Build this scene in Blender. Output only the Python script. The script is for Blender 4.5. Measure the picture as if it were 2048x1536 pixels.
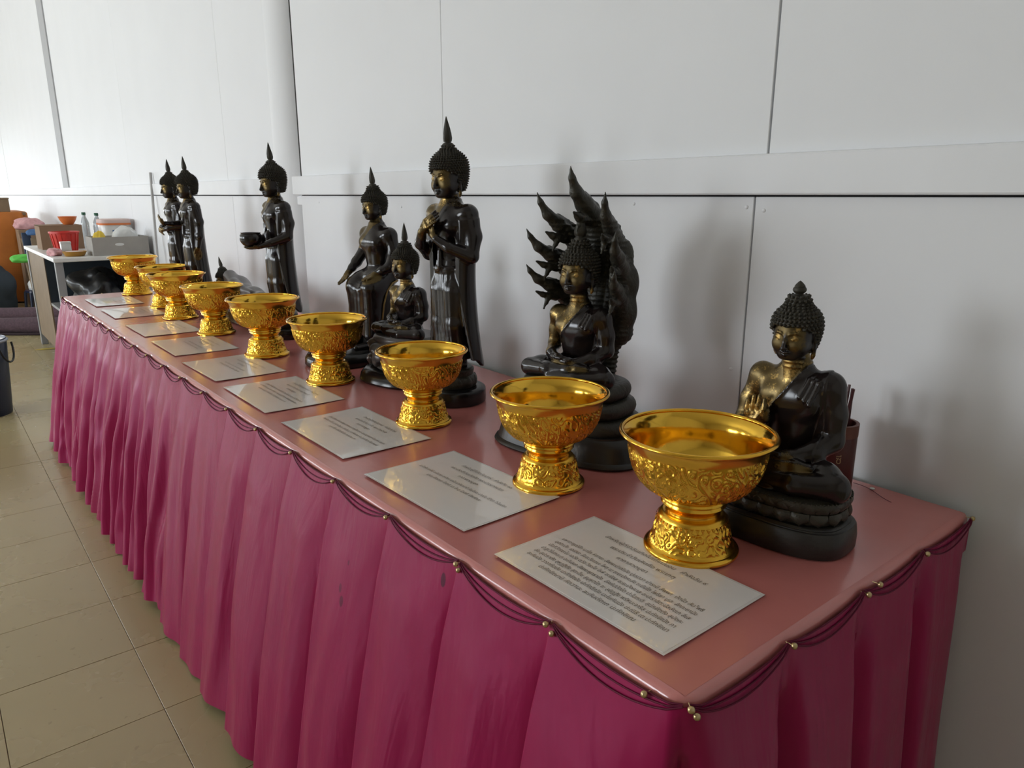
import bpy, bmesh, math, random
import numpy as np
from mathutils import Vector, Matrix

random.seed(7)
rng = np.random.default_rng(7)
SC = bpy.context.scene
for o in list(bpy.data.objects):
    bpy.data.objects.remove(o, do_unlink=True)
COL = SC.collection
PI = math.pi

# ------------------------------------------------------------------ camera
CAMZ = 1.30
cd = bpy.data.cameras.new('camera')
cd.sensor_fit = 'HORIZONTAL'
cd.sensor_width = 36.0
cd.lens = 25.479
cd.clip_start = 0.02
cam = bpy.data.objects.new('camera', cd)
COL.objects.link(cam)
cam.location = (0, 0, CAMZ)
cam.rotation_euler = (PI / 2 - math.radians(14.616), 0, math.radians(51.093))
SC.camera = cam

# ------------------------------------------------------------------ view, sky
SC.view_settings.view_transform = 'Standard'
SC.view_settings.look = 'None'
SC.view_settings.gamma = 1.0
SC.view_settings.use_curve_mapping = False
SC.view_settings.exposure = 0.04
world = bpy.data.worlds.new('sky')
SC.world = world
world.use_nodes = True
wn = world.node_tree.nodes
wn['Background'].inputs['Color'].default_value = (0.87, 0.94, 1.0, 1)
wn['Background'].inputs['Strength'].default_value = 14.0

# daylight portals fill the openings of the room (see the two outer walls below)
WINDOWS = [(-17.0, -14.6), (-13.0, -11.2), (-9.4, -7.4), (-5.6, -3.0)]
WIN_Z = (0.95, 3.05)
FRONT_Y = -6.6
END_X = -26.0
DOOR_Y = (-3.0, -0.8)
DOOR_Z = (0.0, 2.6)


def portal(name, loc, rot, sx, sy):
    l = bpy.data.lights.new(name, 'AREA')
    l.shape = 'RECTANGLE'
    l.size, l.size_y = sx, sy
    l.cycles.is_portal = True
    o = bpy.data.objects.new(name, l)
    COL.objects.link(o)
    o.location = loc
    o.rotation_euler = rot
    return o


for a, b in WINDOWS:
    portal('window_daylight', ((a + b) / 2, FRONT_Y - 0.1, sum(WIN_Z) / 2), (PI / 2, 0, 0), b - a, WIN_Z[1] - WIN_Z[0])
portal('doorway_daylight', (END_X - 0.1, sum(DOOR_Y) / 2, sum(DOOR_Z) / 2), (PI / 2, 0, -PI / 2), DOOR_Y[1] - DOOR_Y[0], DOOR_Z[1] - DOOR_Z[0])


# ------------------------------------------------------------------ materials
def new_mat(name):
    m = bpy.data.materials.new(name)
    m.use_nodes = True
    nt = m.node_tree
    return m, nt, nt.nodes['Principled BSDF']


def node(nt, typ, **kw):
    n = nt.nodes.new(typ)
    for k, v in kw.items():
        if k in n.inputs:
            n.inputs[k].default_value = v
        else:
            setattr(n, k, v)
    return n


def mixrgb(nt, fac, a, b):
    n = nt.nodes.new('ShaderNodeMix')
    n.data_type = 'RGBA'
    for i, v in ((0, fac), (6, a), (7, b)):
        if hasattr(v, 'is_output'):
            nt.links.new(v, n.inputs[i])
        else:
            n.inputs[i].default_value = v if i == 0 else (*v, 1)
    return n.outputs[2]


def math_n(nt, op, a, b=None, c=None, clamp=False):
    n = nt.nodes.new('ShaderNodeMath')
    n.operation = op
    n.use_clamp = clamp
    for i, v in enumerate((a, b, c)):
        if v is None:
            continue
        if hasattr(v, 'is_output'):
            nt.links.new(v, n.inputs[i])
        else:
            n.inputs[i].default_value = v
    return n.outputs[0]


def ramp(nt, fac, p0, p1):
    n = nt.nodes.new('ShaderNodeMapRange')
    n.interpolation_type = 'SMOOTHSTEP'
    nt.links.new(fac, n.inputs[0])
    n.inputs[1].default_value = p0
    n.inputs[2].default_value = p1
    return n.outputs[0]


def plain(name, col, rough=0.5, metal=0.0, var=0.12, scale=14.0, bump=0.0, bscale=60.0, coat=0.0, trans=0.0, alpha=1.0):
    """Principled surface with a soft noise variation of its colour and an optional fine relief."""
    m, nt, p = new_mat(name)
    tc = node(nt, 'ShaderNodeTexCoord')
    nz = node(nt, 'ShaderNodeTexNoise', Scale=scale, Detail=4.0)
    nt.links.new(tc.outputs['Object'], nz.inputs['Vector'])
    c0 = tuple(max(0, c * (1 - var)) for c in col)
    c1 = tuple(min(1, c * (1 + var)) for c in col)
    nt.links.new(mixrgb(nt, nz.outputs['Fac'], c0, c1), p.inputs['Base Color'])
    p.inputs['Roughness'].default_value = rough
    p.inputs['Metallic'].default_value = metal
    p.inputs['Coat Weight'].default_value = coat
    p.inputs['Transmission Weight'].default_value = trans
    p.inputs['Alpha'].default_value = alpha
    if bump:
        b2 = node(nt, 'ShaderNodeTexNoise', Scale=bscale, Detail=3.0)
        nt.links.new(tc.outputs['Object'], b2.inputs['Vector'])
        bn = node(nt, 'ShaderNodeBump', Strength=bump, Distance=0.004)
        nt.links.new(b2.outputs['Fac'], bn.inputs['Height'])
        nt.links.new(bn.outputs['Normal'], p.inputs['Normal'])
    return m


M = {}
M['wall'] = plain('white_painted_board', (0.79, 0.79, 0.80), 0.55, var=0.035, scale=2.2, bump=0.05, bscale=30)
M['rail'] = plain('white_painted_rail', (0.79, 0.79, 0.80), 0.5, var=0.04, scale=5, bump=0.05, bscale=40)
M['gap'] = plain('dark_joint', (0.02, 0.018, 0.016), 0.9)
M['batten'] = plain('grey_batten', (0.42, 0.42, 0.43), 0.6, var=0.06)
M['ceiling'] = plain('ceiling_paint', (0.78, 0.77, 0.75), 0.8)
M['outer'] = plain('room_wall_paint', (0.70, 0.67, 0.62), 0.8)
M['grout'] = plain('grout', (0.24, 0.18, 0.10), 0.7)
M['frame'] = plain('window_frame_paint', (0.25, 0.2, 0.16), 0.5)


def floor_mat():
    m, nt, p = new_mat('vinyl_tile')
    tc = node(nt, 'ShaderNodeTexCoord')
    oi = node(nt, 'ShaderNodeObjectInfo')
    n1 = node(nt, 'ShaderNodeTexNoise', Scale=1.3, Detail=5.0)
    n2 = node(nt, 'ShaderNodeTexNoise', Scale=38.0, Detail=2.0)
    geo = node(nt, 'ShaderNodeNewGeometry')
    for n in (n1, n2):
        nt.links.new(geo.outputs['Position'], n.inputs['Vector'])
    base = mixrgb(nt, n1.outputs['Fac'], (0.36, 0.29, 0.145), (0.46, 0.38, 0.21))
    tone = mixrgb(nt, math_n(nt, 'MULTIPLY', oi.outputs['Random'], 0.25), base, (0.35, 0.285, 0.155))
    spot = ramp(nt, n2.outputs['Fac'], 0.68, 0.74)
    nt.links.new(mixrgb(nt, math_n(nt, 'MULTIPLY', spot, 0.25), tone, (0.12, 0.085, 0.045)), p.inputs['Base Color'])
    p.inputs['Roughness'].default_value = 0.24
    n3 = node(nt, 'ShaderNodeTexNoise', Scale=5.0, Detail=3.0)
    nt.links.new(geo.outputs['Position'], n3.inputs['Vector'])
    mr = node(nt, 'ShaderNodeMapRange')
    nt.links.new(n3.outputs['Fac'], mr.inputs[0])
    mr.inputs[3].default_value = 0.16
    mr.inputs[4].default_value = 0.36
    nt.links.new(mr.outputs[0], p.inputs['Roughness'])
    bn = node(nt, 'ShaderNodeBump', Strength=0.06, Distance=0.01)
    nt.links.new(n3.outputs['Fac'], bn.inputs['Height'])
    nt.links.new(bn.outputs['Normal'], p.inputs['Normal'])
    return m


M['tile'] = floor_mat()


def bronze_mat(name, dark=(0.013, 0.0085, 0.008), rough=0.20, gold=(0.46, 0.30, 0.10), patina=(0.115, 0.082, 0.036), worn=0.5, spec=0.55):
    """Dark lacquered bronze; the point attribute 'gold' says where gold was laid: a dull worn film there, broken by brighter leaf."""
    m, nt, p = new_mat(name)
    at = node(nt, 'ShaderNodeAttribute', attribute_name='gold')
    tc = node(nt, 'ShaderNodeTexCoord')
    geo = node(nt, 'ShaderNodeNewGeometry')
    n1 = node(nt, 'ShaderNodeTexNoise', Scale=330.0, Detail=4.0, Roughness=0.65)
    n2 = node(nt, 'ShaderNodeTexNoise', Scale=75.0, Detail=3.0)
    for n in (n1, n2):
        nt.links.new(geo.outputs['Position'], n.inputs['Vector'])
    sp = math_n(nt, 'MULTIPLY', math_n(nt, 'SUBTRACT', n1.outputs['Fac'], 0.5), 1.4 * worn)
    lg = math_n(nt, 'MULTIPLY', math_n(nt, 'SUBTRACT', n2.outputs['Fac'], 0.5), 1.3 * worn)
    s = math_n(nt, 'ADD', math_n(nt, 'ADD', sp, lg), at.outputs['Fac'])
    have = ramp(nt, at.outputs['Fac'], 0.04, 0.30)
    film = math_n(nt, 'MULTIPLY', ramp(nt, math_n(nt, 'ADD', at.outputs['Fac'], math_n(nt, 'ADD', sp, math_n(nt, 'MULTIPLY', lg, 0.3))), 0.15, 0.42), have)
    leaf = math_n(nt, 'MULTIPLY', ramp(nt, s, 0.62, 0.84), have)
    c = mixrgb(nt, film, dark, patina)
    nt.links.new(mixrgb(nt, leaf, c, gold), p.inputs['Base Color'])
    nt.links.new(math_n(nt, 'MULTIPLY_ADD', math_n(nt, 'MAXIMUM', film, leaf), 0.85, 0.1), p.inputs['Metallic'])
    nt.links.new(math_n(nt, 'MULTIPLY_ADD', film, 0.14, rough), p.inputs['Roughness'])
    p.inputs['Specular IOR Level'].default_value = spec
    b = node(nt, 'ShaderNodeBump', Strength=0.05, Distance=0.001)
    nt.links.new(n1.outputs['Fac'], b.inputs['Height'])
    nt.links.new(b.outputs['Normal'], p.inputs['Normal'])
    return m


M['bronze'] = bronze_mat('dark_bronze_with_gold_leaf')
M['bronze_head'] = bronze_mat('dark_bronze_face_with_gold_leaf', rough=0.3, worn=0.42)
M['bronze_grey'] = bronze_mat('silvery_bronze', dark=(0.10, 0.09, 0.088), rough=0.3)
M['hair'] = plain('matt_dark_bronze', (0.034, 0.029, 0.019), 0.55, 0.25, var=0.35, scale=60)
M['naga'] = plain('aged_green_bronze', (0.036, 0.033, 0.024), 0.45, 0.25, var=0.5, scale=35, bump=0.5, bscale=150)
M['base'] = plain('black_bronze_base', (0.022, 0.019, 0.016), 0.36, 0.15, var=0.35, scale=40, bump=0.15, bscale=90)
M['base_gloss'] = plain('glossy_black_base', (0.010, 0.009, 0.009), 0.2, 0.1, var=0.3, scale=20)
M['lotus'] = plain('bronze_lotus', (0.040, 0.035, 0.024), 0.38, 0.3, var=0.5, scale=40, bump=0.4, bscale=160)
M['goldedge'] = plain('worn_gold_edge', (0.30, 0.20, 0.08), 0.35, 0.8, var=0.5, scale=60)


def gold_mat(name, relief, zbands=None, col=(0.83, 0.47, 0.055), rough=0.2):
    m, nt, p = new_mat(name)
    tc = node(nt, 'ShaderNodeTexCoord')
    n0 = node(nt, 'ShaderNodeTexNoise', Scale=24.0, Detail=4.0)
    nt.links.new(tc.outputs['Object'], n0.inputs['Vector'])
    nt.links.new(mixrgb(nt, n0.outputs['Fac'], tuple(c * 0.86 for c in col), tuple(min(1, c * 1.1) for c in col)), p.inputs['Base Color'])
    p.inputs['Metallic'].default_value = 1.0
    p.inputs['Roughness'].default_value = rough
    if relief:
        # curling foliage: contour lines of a warped noise, pressed out of the sheet
        n1 = node(nt, 'ShaderNodeTexNoise', Scale=30.0, Detail=1.0, Distortion=0.8)
        nt.links.new(tc.outputs['Object'], n1.inputs['Vector'])
        w = math_n(nt, 'SINE', math_n(nt, 'MULTIPLY', n1.outputs['Fac'], 62.0))
        line = ramp(nt, w, 0.35, 0.95)
        n2 = node(nt, 'ShaderNodeTexNoise', Scale=260.0, Detail=2.0)
        nt.links.new(tc.outputs['Object'], n2.inputs['Vector'])
        h = math_n(nt, 'ADD', line, math_n(nt, 'MULTIPLY', n2.outputs['Fac'], 0.35))
        if zbands:
            sp = node(nt, 'ShaderNodeSeparateXYZ')
            nt.links.new(tc.outputs['Object'], sp.inputs[0])
            up = ramp(nt, sp.outputs['Z'], zbands[0], zbands[0] + 0.006)
            dn = ramp(nt, sp.outputs['Z'], zbands[1], zbands[1] - 0.006)
            h = math_n(nt, 'MULTIPLY', h, math_n(nt, 'MULTIPLY', up, dn))
        b = node(nt, 'ShaderNodeBump', Strength=relief, Distance=0.0075)
        nt.links.new(h, b.inputs['Height'])
        nt.links.new(b.outputs['Normal'], p.inputs['Normal'])
    else:
        n2 = node(nt, 'ShaderNodeTexNoise', Scale=55.0, Detail=2.0)
        nt.links.new(tc.outputs['Object'], n2.inputs['Vector'])
        b = node(nt, 'ShaderNodeBump', Strength=0.08, Distance=0.003)
        nt.links.new(n2.outputs['Fac'], b.inputs['Height'])
        nt.links.new(b.outputs['Normal'], p.inputs['Normal'])
    return m


M['gold_bowl'] = gold_mat('embossed_gold_bowl', 0, rough=0.22)
M['gold_foot'] = gold_mat('embossed_gold_foot', 0, rough=0.24)
M['gold'] = gold_mat('smooth_gold', 0, rough=0.16)
M['gold_in'] = gold_mat('smooth_gold_inside', 0, col=(0.86, 0.52, 0.07), rough=0.13)


def satin(name, c0, c1, rough, wr_scale, wr, sheen=0.0, stretch=(1, 1, 0.15), spec=0.5, stains=(), tint=(1, 1, 1), coat=0.0):
    m, nt, p = new_mat(name)
    geo = node(nt, 'ShaderNodeNewGeometry')
    mp = node(nt, 'ShaderNodeMapping')
    mp.inputs['Scale'].default_value = stretch
    nt.links.new(geo.outputs['Position'], mp.inputs['Vector'])
    n1 = node(nt, 'ShaderNodeTexNoise', Scale=wr_scale, Detail=4.0, Distortion=0.6)
    nt.links.new(mp.outputs['Vector'], n1.inputs['Vector'])
    n2 = node(nt, 'ShaderNodeTexNoise', Scale=9.0, Detail=4.0)
    nt.links.new(geo.outputs['Position'], n2.inputs['Vector'])
    colr = mixrgb(nt, n2.outputs['Fac'], c0, c1)
    for (sx, sz, sr, sk) in stains:      # dried drops, longer than wide
        v = node(nt, 'ShaderNodeVectorMath', operation='SUBTRACT')
        nt.links.new(geo.outputs['Position'], v.inputs[0])
        v.inputs[1].default_value = (sx, 0, sz)
        v2 = node(nt, 'ShaderNodeVectorMath', operation='MULTIPLY')
        nt.links.new(v.outputs[0], v2.inputs[0])
        v2.inputs[1].default_value = (1 / sr, 0, 0.5 / sr)
        ln = node(nt, 'ShaderNodeVectorMath', operation='LENGTH')
        nt.links.new(v2.outputs[0], ln.inputs[0])
        colr = mixrgb(nt, math_n(nt, 'MULTIPLY', ramp(nt, ln.outputs['Value'], 1.0, 0.75), sk), colr, (0.05, 0.006, 0.02))
    nt.links.new(colr, p.inputs['Base Color'])
    p.inputs['Specular IOR Level'].default_value = spec
    p.inputs['Specular Tint'].default_value = (*tint, 1)
    p.inputs['Coat Weight'].default_value = coat
    p.inputs['Coat Roughness'].default_value = 0.16
    p.inputs['Roughness'].default_value = rough
    p.inputs['Sheen Weight'].default_value = sheen
    p.inputs['Sheen Roughness'].default_value = 0.4
    p.inputs['Sheen Tint'].default_value = (1, 0.55, 0.75, 1)
    b = node(nt, 'ShaderNodeBump', Strength=wr, Distance=0.02)
    nt.links.new(n1.outputs['Fac'], b.inputs['Height'])
    nt.links.new(b.outputs['Normal'], p.inputs['Normal'])
    return m


STAINS = [(-0.835, 0.735, 0.0065, 0.9), (-1.118, 0.580, 0.006, 0.7), (-1.126, 0.602, 0.005, 0.6), (-1.112, 0.655, 0.003, 0.6)]
M['skirt'] = satin('magenta_satin', (0.265, 0.008, 0.060), (0.335, 0.013, 0.080), 0.36, 9.0, 0.40, sheen=0.0, spec=0.40, tint=(1.0, 0.38, 0.62), stains=STAINS)
M['topcloth'] = satin('dusty_pink_satin', (0.56, 0.185, 0.165), (0.64, 0.22, 0.20), 0.22, 5.0, 0.12, sheen=0.0, stretch=(1, 1, 1), spec=0.6, coat=0.5)
M['swag_shade_thread'] = satin('crease_shade_and_thread', (0.10, 0.005, 0.024), (0.13, 0.007, 0.032), 0.6, 8.0, 0.2, spec=0.2)  # dark maroon stands for shade in the header creases; also colours the thread
M['pin'] = plain('brass_pin', (0.55, 0.42, 0.22), 0.3, 0.9)
M['paper'] = plain('laminated_paper', (0.84, 0.80, 0.78), 0.3, var=0.02, scale=6, bump=0.03, bscale=9, coat=0.9)
M['film'] = plain('laminating_film', (0.80, 0.75, 0.73), 0.2, var=0.02, scale=6, coat=0.9)
M['ink'] = plain('grey_brown_ink', (0.13, 0.105, 0.075), 0.4)
M['lacquer'] = plain('red_brown_lacquer', (0.075, 0.012, 0.010), 0.35, var=0.3, scale=30)
M['lacquer_edge'] = plain('brown_bamboo_rim', (0.13, 0.035, 0.02), 0.5, var=0.3, scale=30)
M['stick'] = plain('dark_red_stick', (0.055, 0.009, 0.010), 0.5, var=0.3, scale=40)
M['goldink'] = plain('gold_ink', (0.38, 0.25, 0.13), 0.5, 0.3)


# ------------------------------------------------------------------ mesh helpers
def link(o, parent=None):
    COL.objects.link(o)
    if parent is not None:
        o.parent = parent
    return o


def mesh_data(name, verts, faces, mats, smooth=True, matidx=None):
    me = bpy.data.meshes.new(name)
    me.from_pydata([tuple(map(float, v)) for v in verts], [], [tuple(map(int, f)) for f in faces])
    for mm in (mats if isinstance(mats, (list, tuple)) else [mats]):
        me.materials.append(mm)
    if smooth:
        me.polygons.foreach_set('use_smooth', np.ones(len(me.polygons), bool))
    if matidx is not None:
        me.polygons.foreach_set('material_index', np.asarray(matidx, np.int32))
    me.update()
    return me


def fix_normals(me):
    bm = bmesh.new()
    bm.from_mesh(me)
    bmesh.ops.recalc_face_normals(bm, faces=bm.faces)
    for e in bm.edges:
        if len(e.link_faces) == 2 and e.calc_face_angle(0.0) > 0.80:
            e.smooth = False
    bm.to_mesh(me)
    bm.free()
    return me


def obj(name, me, parent=None, loc=(0, 0, 0), rot=(0, 0, 0), scale=(1, 1, 1)):
    o = bpy.data.objects.new(name, me)
    o.location = loc
    o.rotation_euler = rot
    o.scale = scale
    return link(o, parent)


def mobj(name, verts, faces, mat, parent=None, smooth=True, **kw):
    return obj(name, fix_normals(mesh_data(name, verts, faces, mat, smooth)), parent, **kw)


def tag(o, label, cat, group=None, kind=None):
    if label:
        o['label'] = label
    if cat:
        o['category'] = cat
    if group:
        o['group'] = group
    if kind:
        o['kind'] = kind
    return o


def thing(name, label, cat, loc=(0, 0, 0), rz=0.0, group=None):
    e = bpy.data.objects.new(name, None)
    e.empty_display_size = 0.05
    e.location = loc
    e.rotation_euler = (0, 0, rz)
    COL.objects.link(e)
    return tag(e, label, cat, group)


def box_me(name, size, mat, bevel=0.0, seg=2, taper=None):
    bm = bmesh.new()
    bmesh.ops.create_cube(bm, size=1.0)
    for v in bm.verts:
        v.co.x *= size[0]
        v.co.y *= size[1]
        v.co.z *= size[2]
        if taper and v.co.z < 0:
            v.co.x *= taper
            v.co.y *= taper
    if bevel:
        bmesh.ops.bevel(bm, geom=bm.edges[:], offset=bevel, segments=seg, affect='EDGES', profile=0.5)
    me = bpy.data.meshes.new(name)
    bm.to_mesh(me)
    bm.free()
    me.materials.append(mat)
    return me


def box(name, lo, hi, mat, parent=None, bevel=0.0, seg=2):
    lo, hi = Vector(lo), Vector(hi)
    return obj(name, box_me(name, hi - lo, mat, bevel, seg), parent, loc=(lo + hi) / 2)


def lathe_vf(profile, n=48, ry=1.0, cap0=True, cap1=True):
    V, F = [], []
    for r, z in profile:
        for i in range(n):
            a = 2 * PI * i / n
            V.append((r * math.cos(a), ry * r * math.sin(a), z))
    for j in range(len(profile) - 1):
        for i in range(n):
            k = (i + 1) % n
            F.append((j * n + i, j * n + k, (j + 1) * n + k, (j + 1) * n + i))
    if cap0:
        F.append(tuple(range(n - 1, -1, -1)))
    if cap1:
        F.append(tuple((len(profile) - 1) * n + i for i in range(n)))
    return V, F


def lathe(name, profile, mat, parent=None, n=48, ry=1.0, cap0=True, cap1=True, **kw):
    V, F = lathe_vf(profile, n, ry, cap0, cap1)
    return mobj(name, V, F, mat, parent, **kw)


def super_vf(profile, n=72, e=3.0):
    """stack of superellipse rings: (z, a, b)"""
    V, F = [], []
    for z, a, b in profile:
        for i in range(n):
            t = 2 * PI * i / n
            c, s = math.cos(t), math.sin(t)
            V.append((a * math.copysign(abs(c) ** (2 / e), c), b * math.copysign(abs(s) ** (2 / e), s), z))
    for j in range(len(profile) - 1):
        for i in range(n):
            k = (i + 1) % n
            F.append((j * n + i, j * n + k, (j + 1) * n + k, (j + 1) * n + i))
    F.append(tuple(range(n - 1, -1, -1)))
    F.append(tuple((len(profile) - 1) * n + i for i in range(n)))
    return V, F


def tube_vf(pts, rad, n=8):
    pts = [Vector(p) for p in pts]
    V, F = [], []
    up = Vector((0, 0, 1))
    for i, p in enumerate(pts):
        t = (pts[min(i + 1, len(pts) - 1)] - pts[max(i - 1, 0)]).normalized()
        u = t.cross(up)
        if u.length < 1e-4:
            u = t.cross(Vector((1, 0, 0)))
        u.normalize()
        w = u.cross(t)
        r = rad[i] if isinstance(rad, (list, tuple)) else rad
        for k in range(n):
            a = 2 * PI * k / n
            V.append(p + (u * math.cos(a) + w * math.sin(a)) * r)
    for i in range(len(pts) - 1):
        for k in range(n):
            l = (k + 1) % n
            F.append((i * n + k, i * n + l, (i + 1) * n + l, (i + 1) * n + k))
    F.append(tuple(range(n - 1, -1, -1)))
    F.append(tuple((len(pts) - 1) * n + k for k in range(n)))
    return V, F


def tube(name, pts, rad, mat, parent=None, n=8, **kw):
    V, F = tube_vf(pts, rad, n)
    return mobj(name, V, F, mat, parent, **kw)


# ------------------------------------------------------------------ sculpting: signed distance fields
def smin(a, b, k):
    if k <= 0:
        return np.minimum(a, b)
    h = np.maximum(k - np.abs(a - b), 0) / k
    return np.minimum(a, b) - h * h * k * 0.25


def crom(xs, ys, x):
    """smooth interpolation through (xs, ys)"""
    xs = np.asarray(xs, float)
    ys = np.asarray(ys, float)
    m = np.gradient(ys, xs)
    i = np.clip(np.searchsorted(xs, x) - 1, 0, len(xs) - 2)
    h = xs[i + 1] - xs[i]
    t = np.clip((x - xs[i]) / h, 0, 1)
    return ((2 * t ** 3 - 3 * t ** 2 + 1) * ys[i] + (t ** 3 - 2 * t ** 2 + t) * h * m[i]
            + (-2 * t ** 3 + 3 * t ** 2) * ys[i + 1] + (t ** 3 - t ** 2) * h * m[i + 1])


class Clay:
    def __init__(self, lo, hi, h):
        self.h = h
        self.ax = [np.arange(lo[i], hi[i] + h, h, dtype=np.float32) for i in range(3)]
        self.d = np.full([len(a) for a in self.ax], 0.05, np.float32)

    def _sl(self, lo, hi):
        s = []
        for i in range(3):
            a = max(0, int((lo[i] - self.ax[i][0]) / self.h))
            b = min(len(self.ax[i]), int((hi[i] - self.ax[i][0]) / self.h) + 2)
            if b <= a:
                return None
            s.append(slice(a, b))
        return tuple(s)

    def _xyz(self, s):
        return (self.ax[0][s[0]][:, None, None], self.ax[1][s[1]][None, :, None], self.ax[2][s[2]][None, None, :])

    def put(self, fn, lo, hi, k=0.0, op='add'):
        pad = k + 3 * self.h
        s = self._sl([c - pad for c in lo], [c + pad for c in hi])
        if s is None:
            return self
        d = fn(*self._xyz(s))
        if op == 'add':
            self.d[s] = smin(self.d[s], d, k)
        elif op == 'cut':
            self.d[s] = -smin(-self.d[s], d, k)
        elif op == 'disp':
            self.d[s] = self.d[s] + d
        return self

    def ball(self, c, r, k=0.0, rot=None, op='add'):
        r = (r, r, r) if np.isscalar(r) else r
        m = max(r)

        def fn(X, Y, Z):
            x, y, z = X - c[0], Y - c[1], Z - c[2]
            if rot is not None:
                A = np.array(Matrix(rot).transposed()) if isinstance(rot, Matrix) else rot
                x, y, z = (A[0][0] * x + A[0][1] * y + A[0][2] * z, A[1][0] * x + A[1][1] * y + A[1][2] * z,
                           A[2][0] * x + A[2][1] * y + A[2][2] * z)
            k0 = np.sqrt((x / r[0]) ** 2 + (y / r[1]) ** 2 + (z / r[2]) ** 2)
            k1 = np.sqrt((x / r[0] ** 2) ** 2 + (y / r[1] ** 2) ** 2 + (z / r[2] ** 2) ** 2)
            return k0 * (k0 - 1) / (k1 + 1e-9)
        return self.put(fn, [v - m for v in c], [v + m for v in c], k, op)

    def limb(self, pts, k=0.0, op='add'):
        """chain of tapered capsules; pts = (x, y, z, r)"""
        for a, b in zip(pts[:-1], pts[1:]):
            A, B = np.array(a[:3]), np.array(b[:3])
            ba = B - A
            L = float(ba @ ba) + 1e-12

            def fn(X, Y, Z, A=A, ba=ba, L=L, r0=a[3], r1=b[3]):
                x, y, z = X - A[0], Y - A[1], Z - A[2]
                t = np.clip((x * ba[0] + y * ba[1] + z * ba[2]) / L, 0, 1)
                return np.sqrt((x - t * ba[0]) ** 2 + (y - t * ba[1]) ** 2 + (z - t * ba[2]) ** 2) - (r0 + (r1 - r0) * t)
            m = max(a[3], b[3])
            self.put(fn, np.minimum(A, B) - m, np.maximum(A, B) + m, k, op)
        return self

    def loft(self, st, k=0.0, shell=0.0, clip=None, op='add'):
        """vertical stack of ellipses (z, cx, cy, a, b)"""
        st = np.array(st, float)
        z0, z1 = st[0, 0], st[-1, 0]

        def fn(X, Y, Z):
            f = [crom(st[:, 0], st[:, i], Z) for i in range(1, 5)]
            q = np.sqrt(((X - f[0]) / f[2]) ** 2 + ((Y - f[1]) / f[3]) ** 2)
            d = (q - 1) * np.minimum(f[2], f[3])
            if shell:
                d = np.abs(d) - shell
            d = np.maximum(d, np.maximum(z0 - Z, Z - z1))
            if clip is not None:
                d = np.maximum(d, clip(X, Y, Z))
            return d
        a = (st[:, 3] + np.abs(st[:, 1])).max() * 1.1 + shell
        b = (st[:, 4] + np.abs(st[:, 2])).max() * 1.1 + shell
        return self.put(fn, (-a, -b, z0), (a, b, z1), k, op)

    def mesh(self, name, mat, gold=None):
        d = self.d
        h = self.h
        nx, ny, nz = d.shape
        ins = d < 0
        c8 = [ins[i:nx - 1 + i, j:ny - 1 + j, k:nz - 1 + k] for i in (0, 1) for j in (0, 1) for k in (0, 1)]
        cnt = np.zeros(c8[0].shape, np.uint8)
        for c in c8:
            cnt += c
        act = (cnt > 0) & (cnt < 8)
        I = np.argwhere(act)
        idx = -np.ones(act.shape, np.int64)
        idx[act] = np.arange(len(I))
        vals = {}
        for i in (0, 1):
            for j in (0, 1):
                for k in (0, 1):
                    vals[i, j, k] = d[I[:, 0] + i, I[:, 1] + j, I[:, 2] + k].astype(np.float64)
        acc = np.zeros((len(I), 3))
        n = np.zeros(len(I))
        corners = list(vals)
        for a in corners:
            for ax in range(3):
                if a[ax] == 1:
                    continue
                b = list(a)
                b[ax] = 1
                va, vb = vals[a], vals[tuple(b)]
                m = (va < 0) != (vb < 0)
                t = np.where(m, va / np.where(m, va - vb, 1), 0)
                p = np.tile(np.array(a, float), (len(I), 1))
                p[:, ax] += t
                acc[m] += p[m]
                n[m] += 1
        P = (I + acc / n[:, None]) * h + np.array([a[0] for a in self.ax])
        quads = []
        for ax in range(3):
            sl0 = [slice(None)] * 3
            sl1 = [slice(None)] * 3
            sl0[ax] = slice(0, -1)
            sl1[ax] = slice(1, None)
            e = ins[tuple(sl0)] != ins[tuple(sl1)]
            E = np.argwhere(e)
            u, v = (ax + 1) % 3, (ax + 2) % 3
            E = E[(E[:, u] > 0) & (E[:, v] > 0) & (E[:, u] < act.shape[u]) & (E[:, v] < act.shape[v])]
            q = []
            for du, dv in ((0, 0), (-1, 0), (-1, -1), (0, -1)):
                C = E.copy()
                C[:, u] += du
                C[:, v] += dv
                q.append(idx[C[:, 0], C[:, 1], C[:, 2]])
            q = np.stack(q, 1)
            fl = ins[E[:, 0], E[:, 1], E[:, 2]]
            q[~fl] = q[~fl][:, ::-1]
            quads.append(q)
        Q = np.concatenate(quads)
        Q = Q[(Q >= 0).all(1)]
        me = bpy.data.meshes.new(name)
        me.vertices.add(len(P))
        me.vertices.foreach_set('co', P.astype(np.float32).ravel())
        me.loops.add(len(Q) * 4)
        me.loops.foreach_set('vertex_index', Q.astype(np.int32).ravel())
        me.polygons.add(len(Q))
        me.polygons.foreach_set('loop_start', np.arange(0, len(Q) * 4, 4, dtype=np.int32))
        me.polygons.foreach_set('use_smooth', np.ones(len(Q), bool))
        me.update(calc_edges=True)
        me.validate()
        me.materials.append(mat)
        if gold is not None:
            g = np.clip(gold(P[:, 0], P[:, 1], P[:, 2]), 0, 1).astype(np.float32)
            at = me.attributes.new('gold', 'FLOAT', 'POINT')
            at.data.foreach_set('value', g)
        return me


def blob(c, r, x, y, z):
    """soft 0..1 region around c with radii r"""
    q = ((x - c[0]) / r[0]) ** 2 + ((y - c[1]) / r[1]) ** 2 + ((z - c[2]) / r[2]) ** 2
    return np.clip(1.6 - q, 0, 1)


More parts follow.
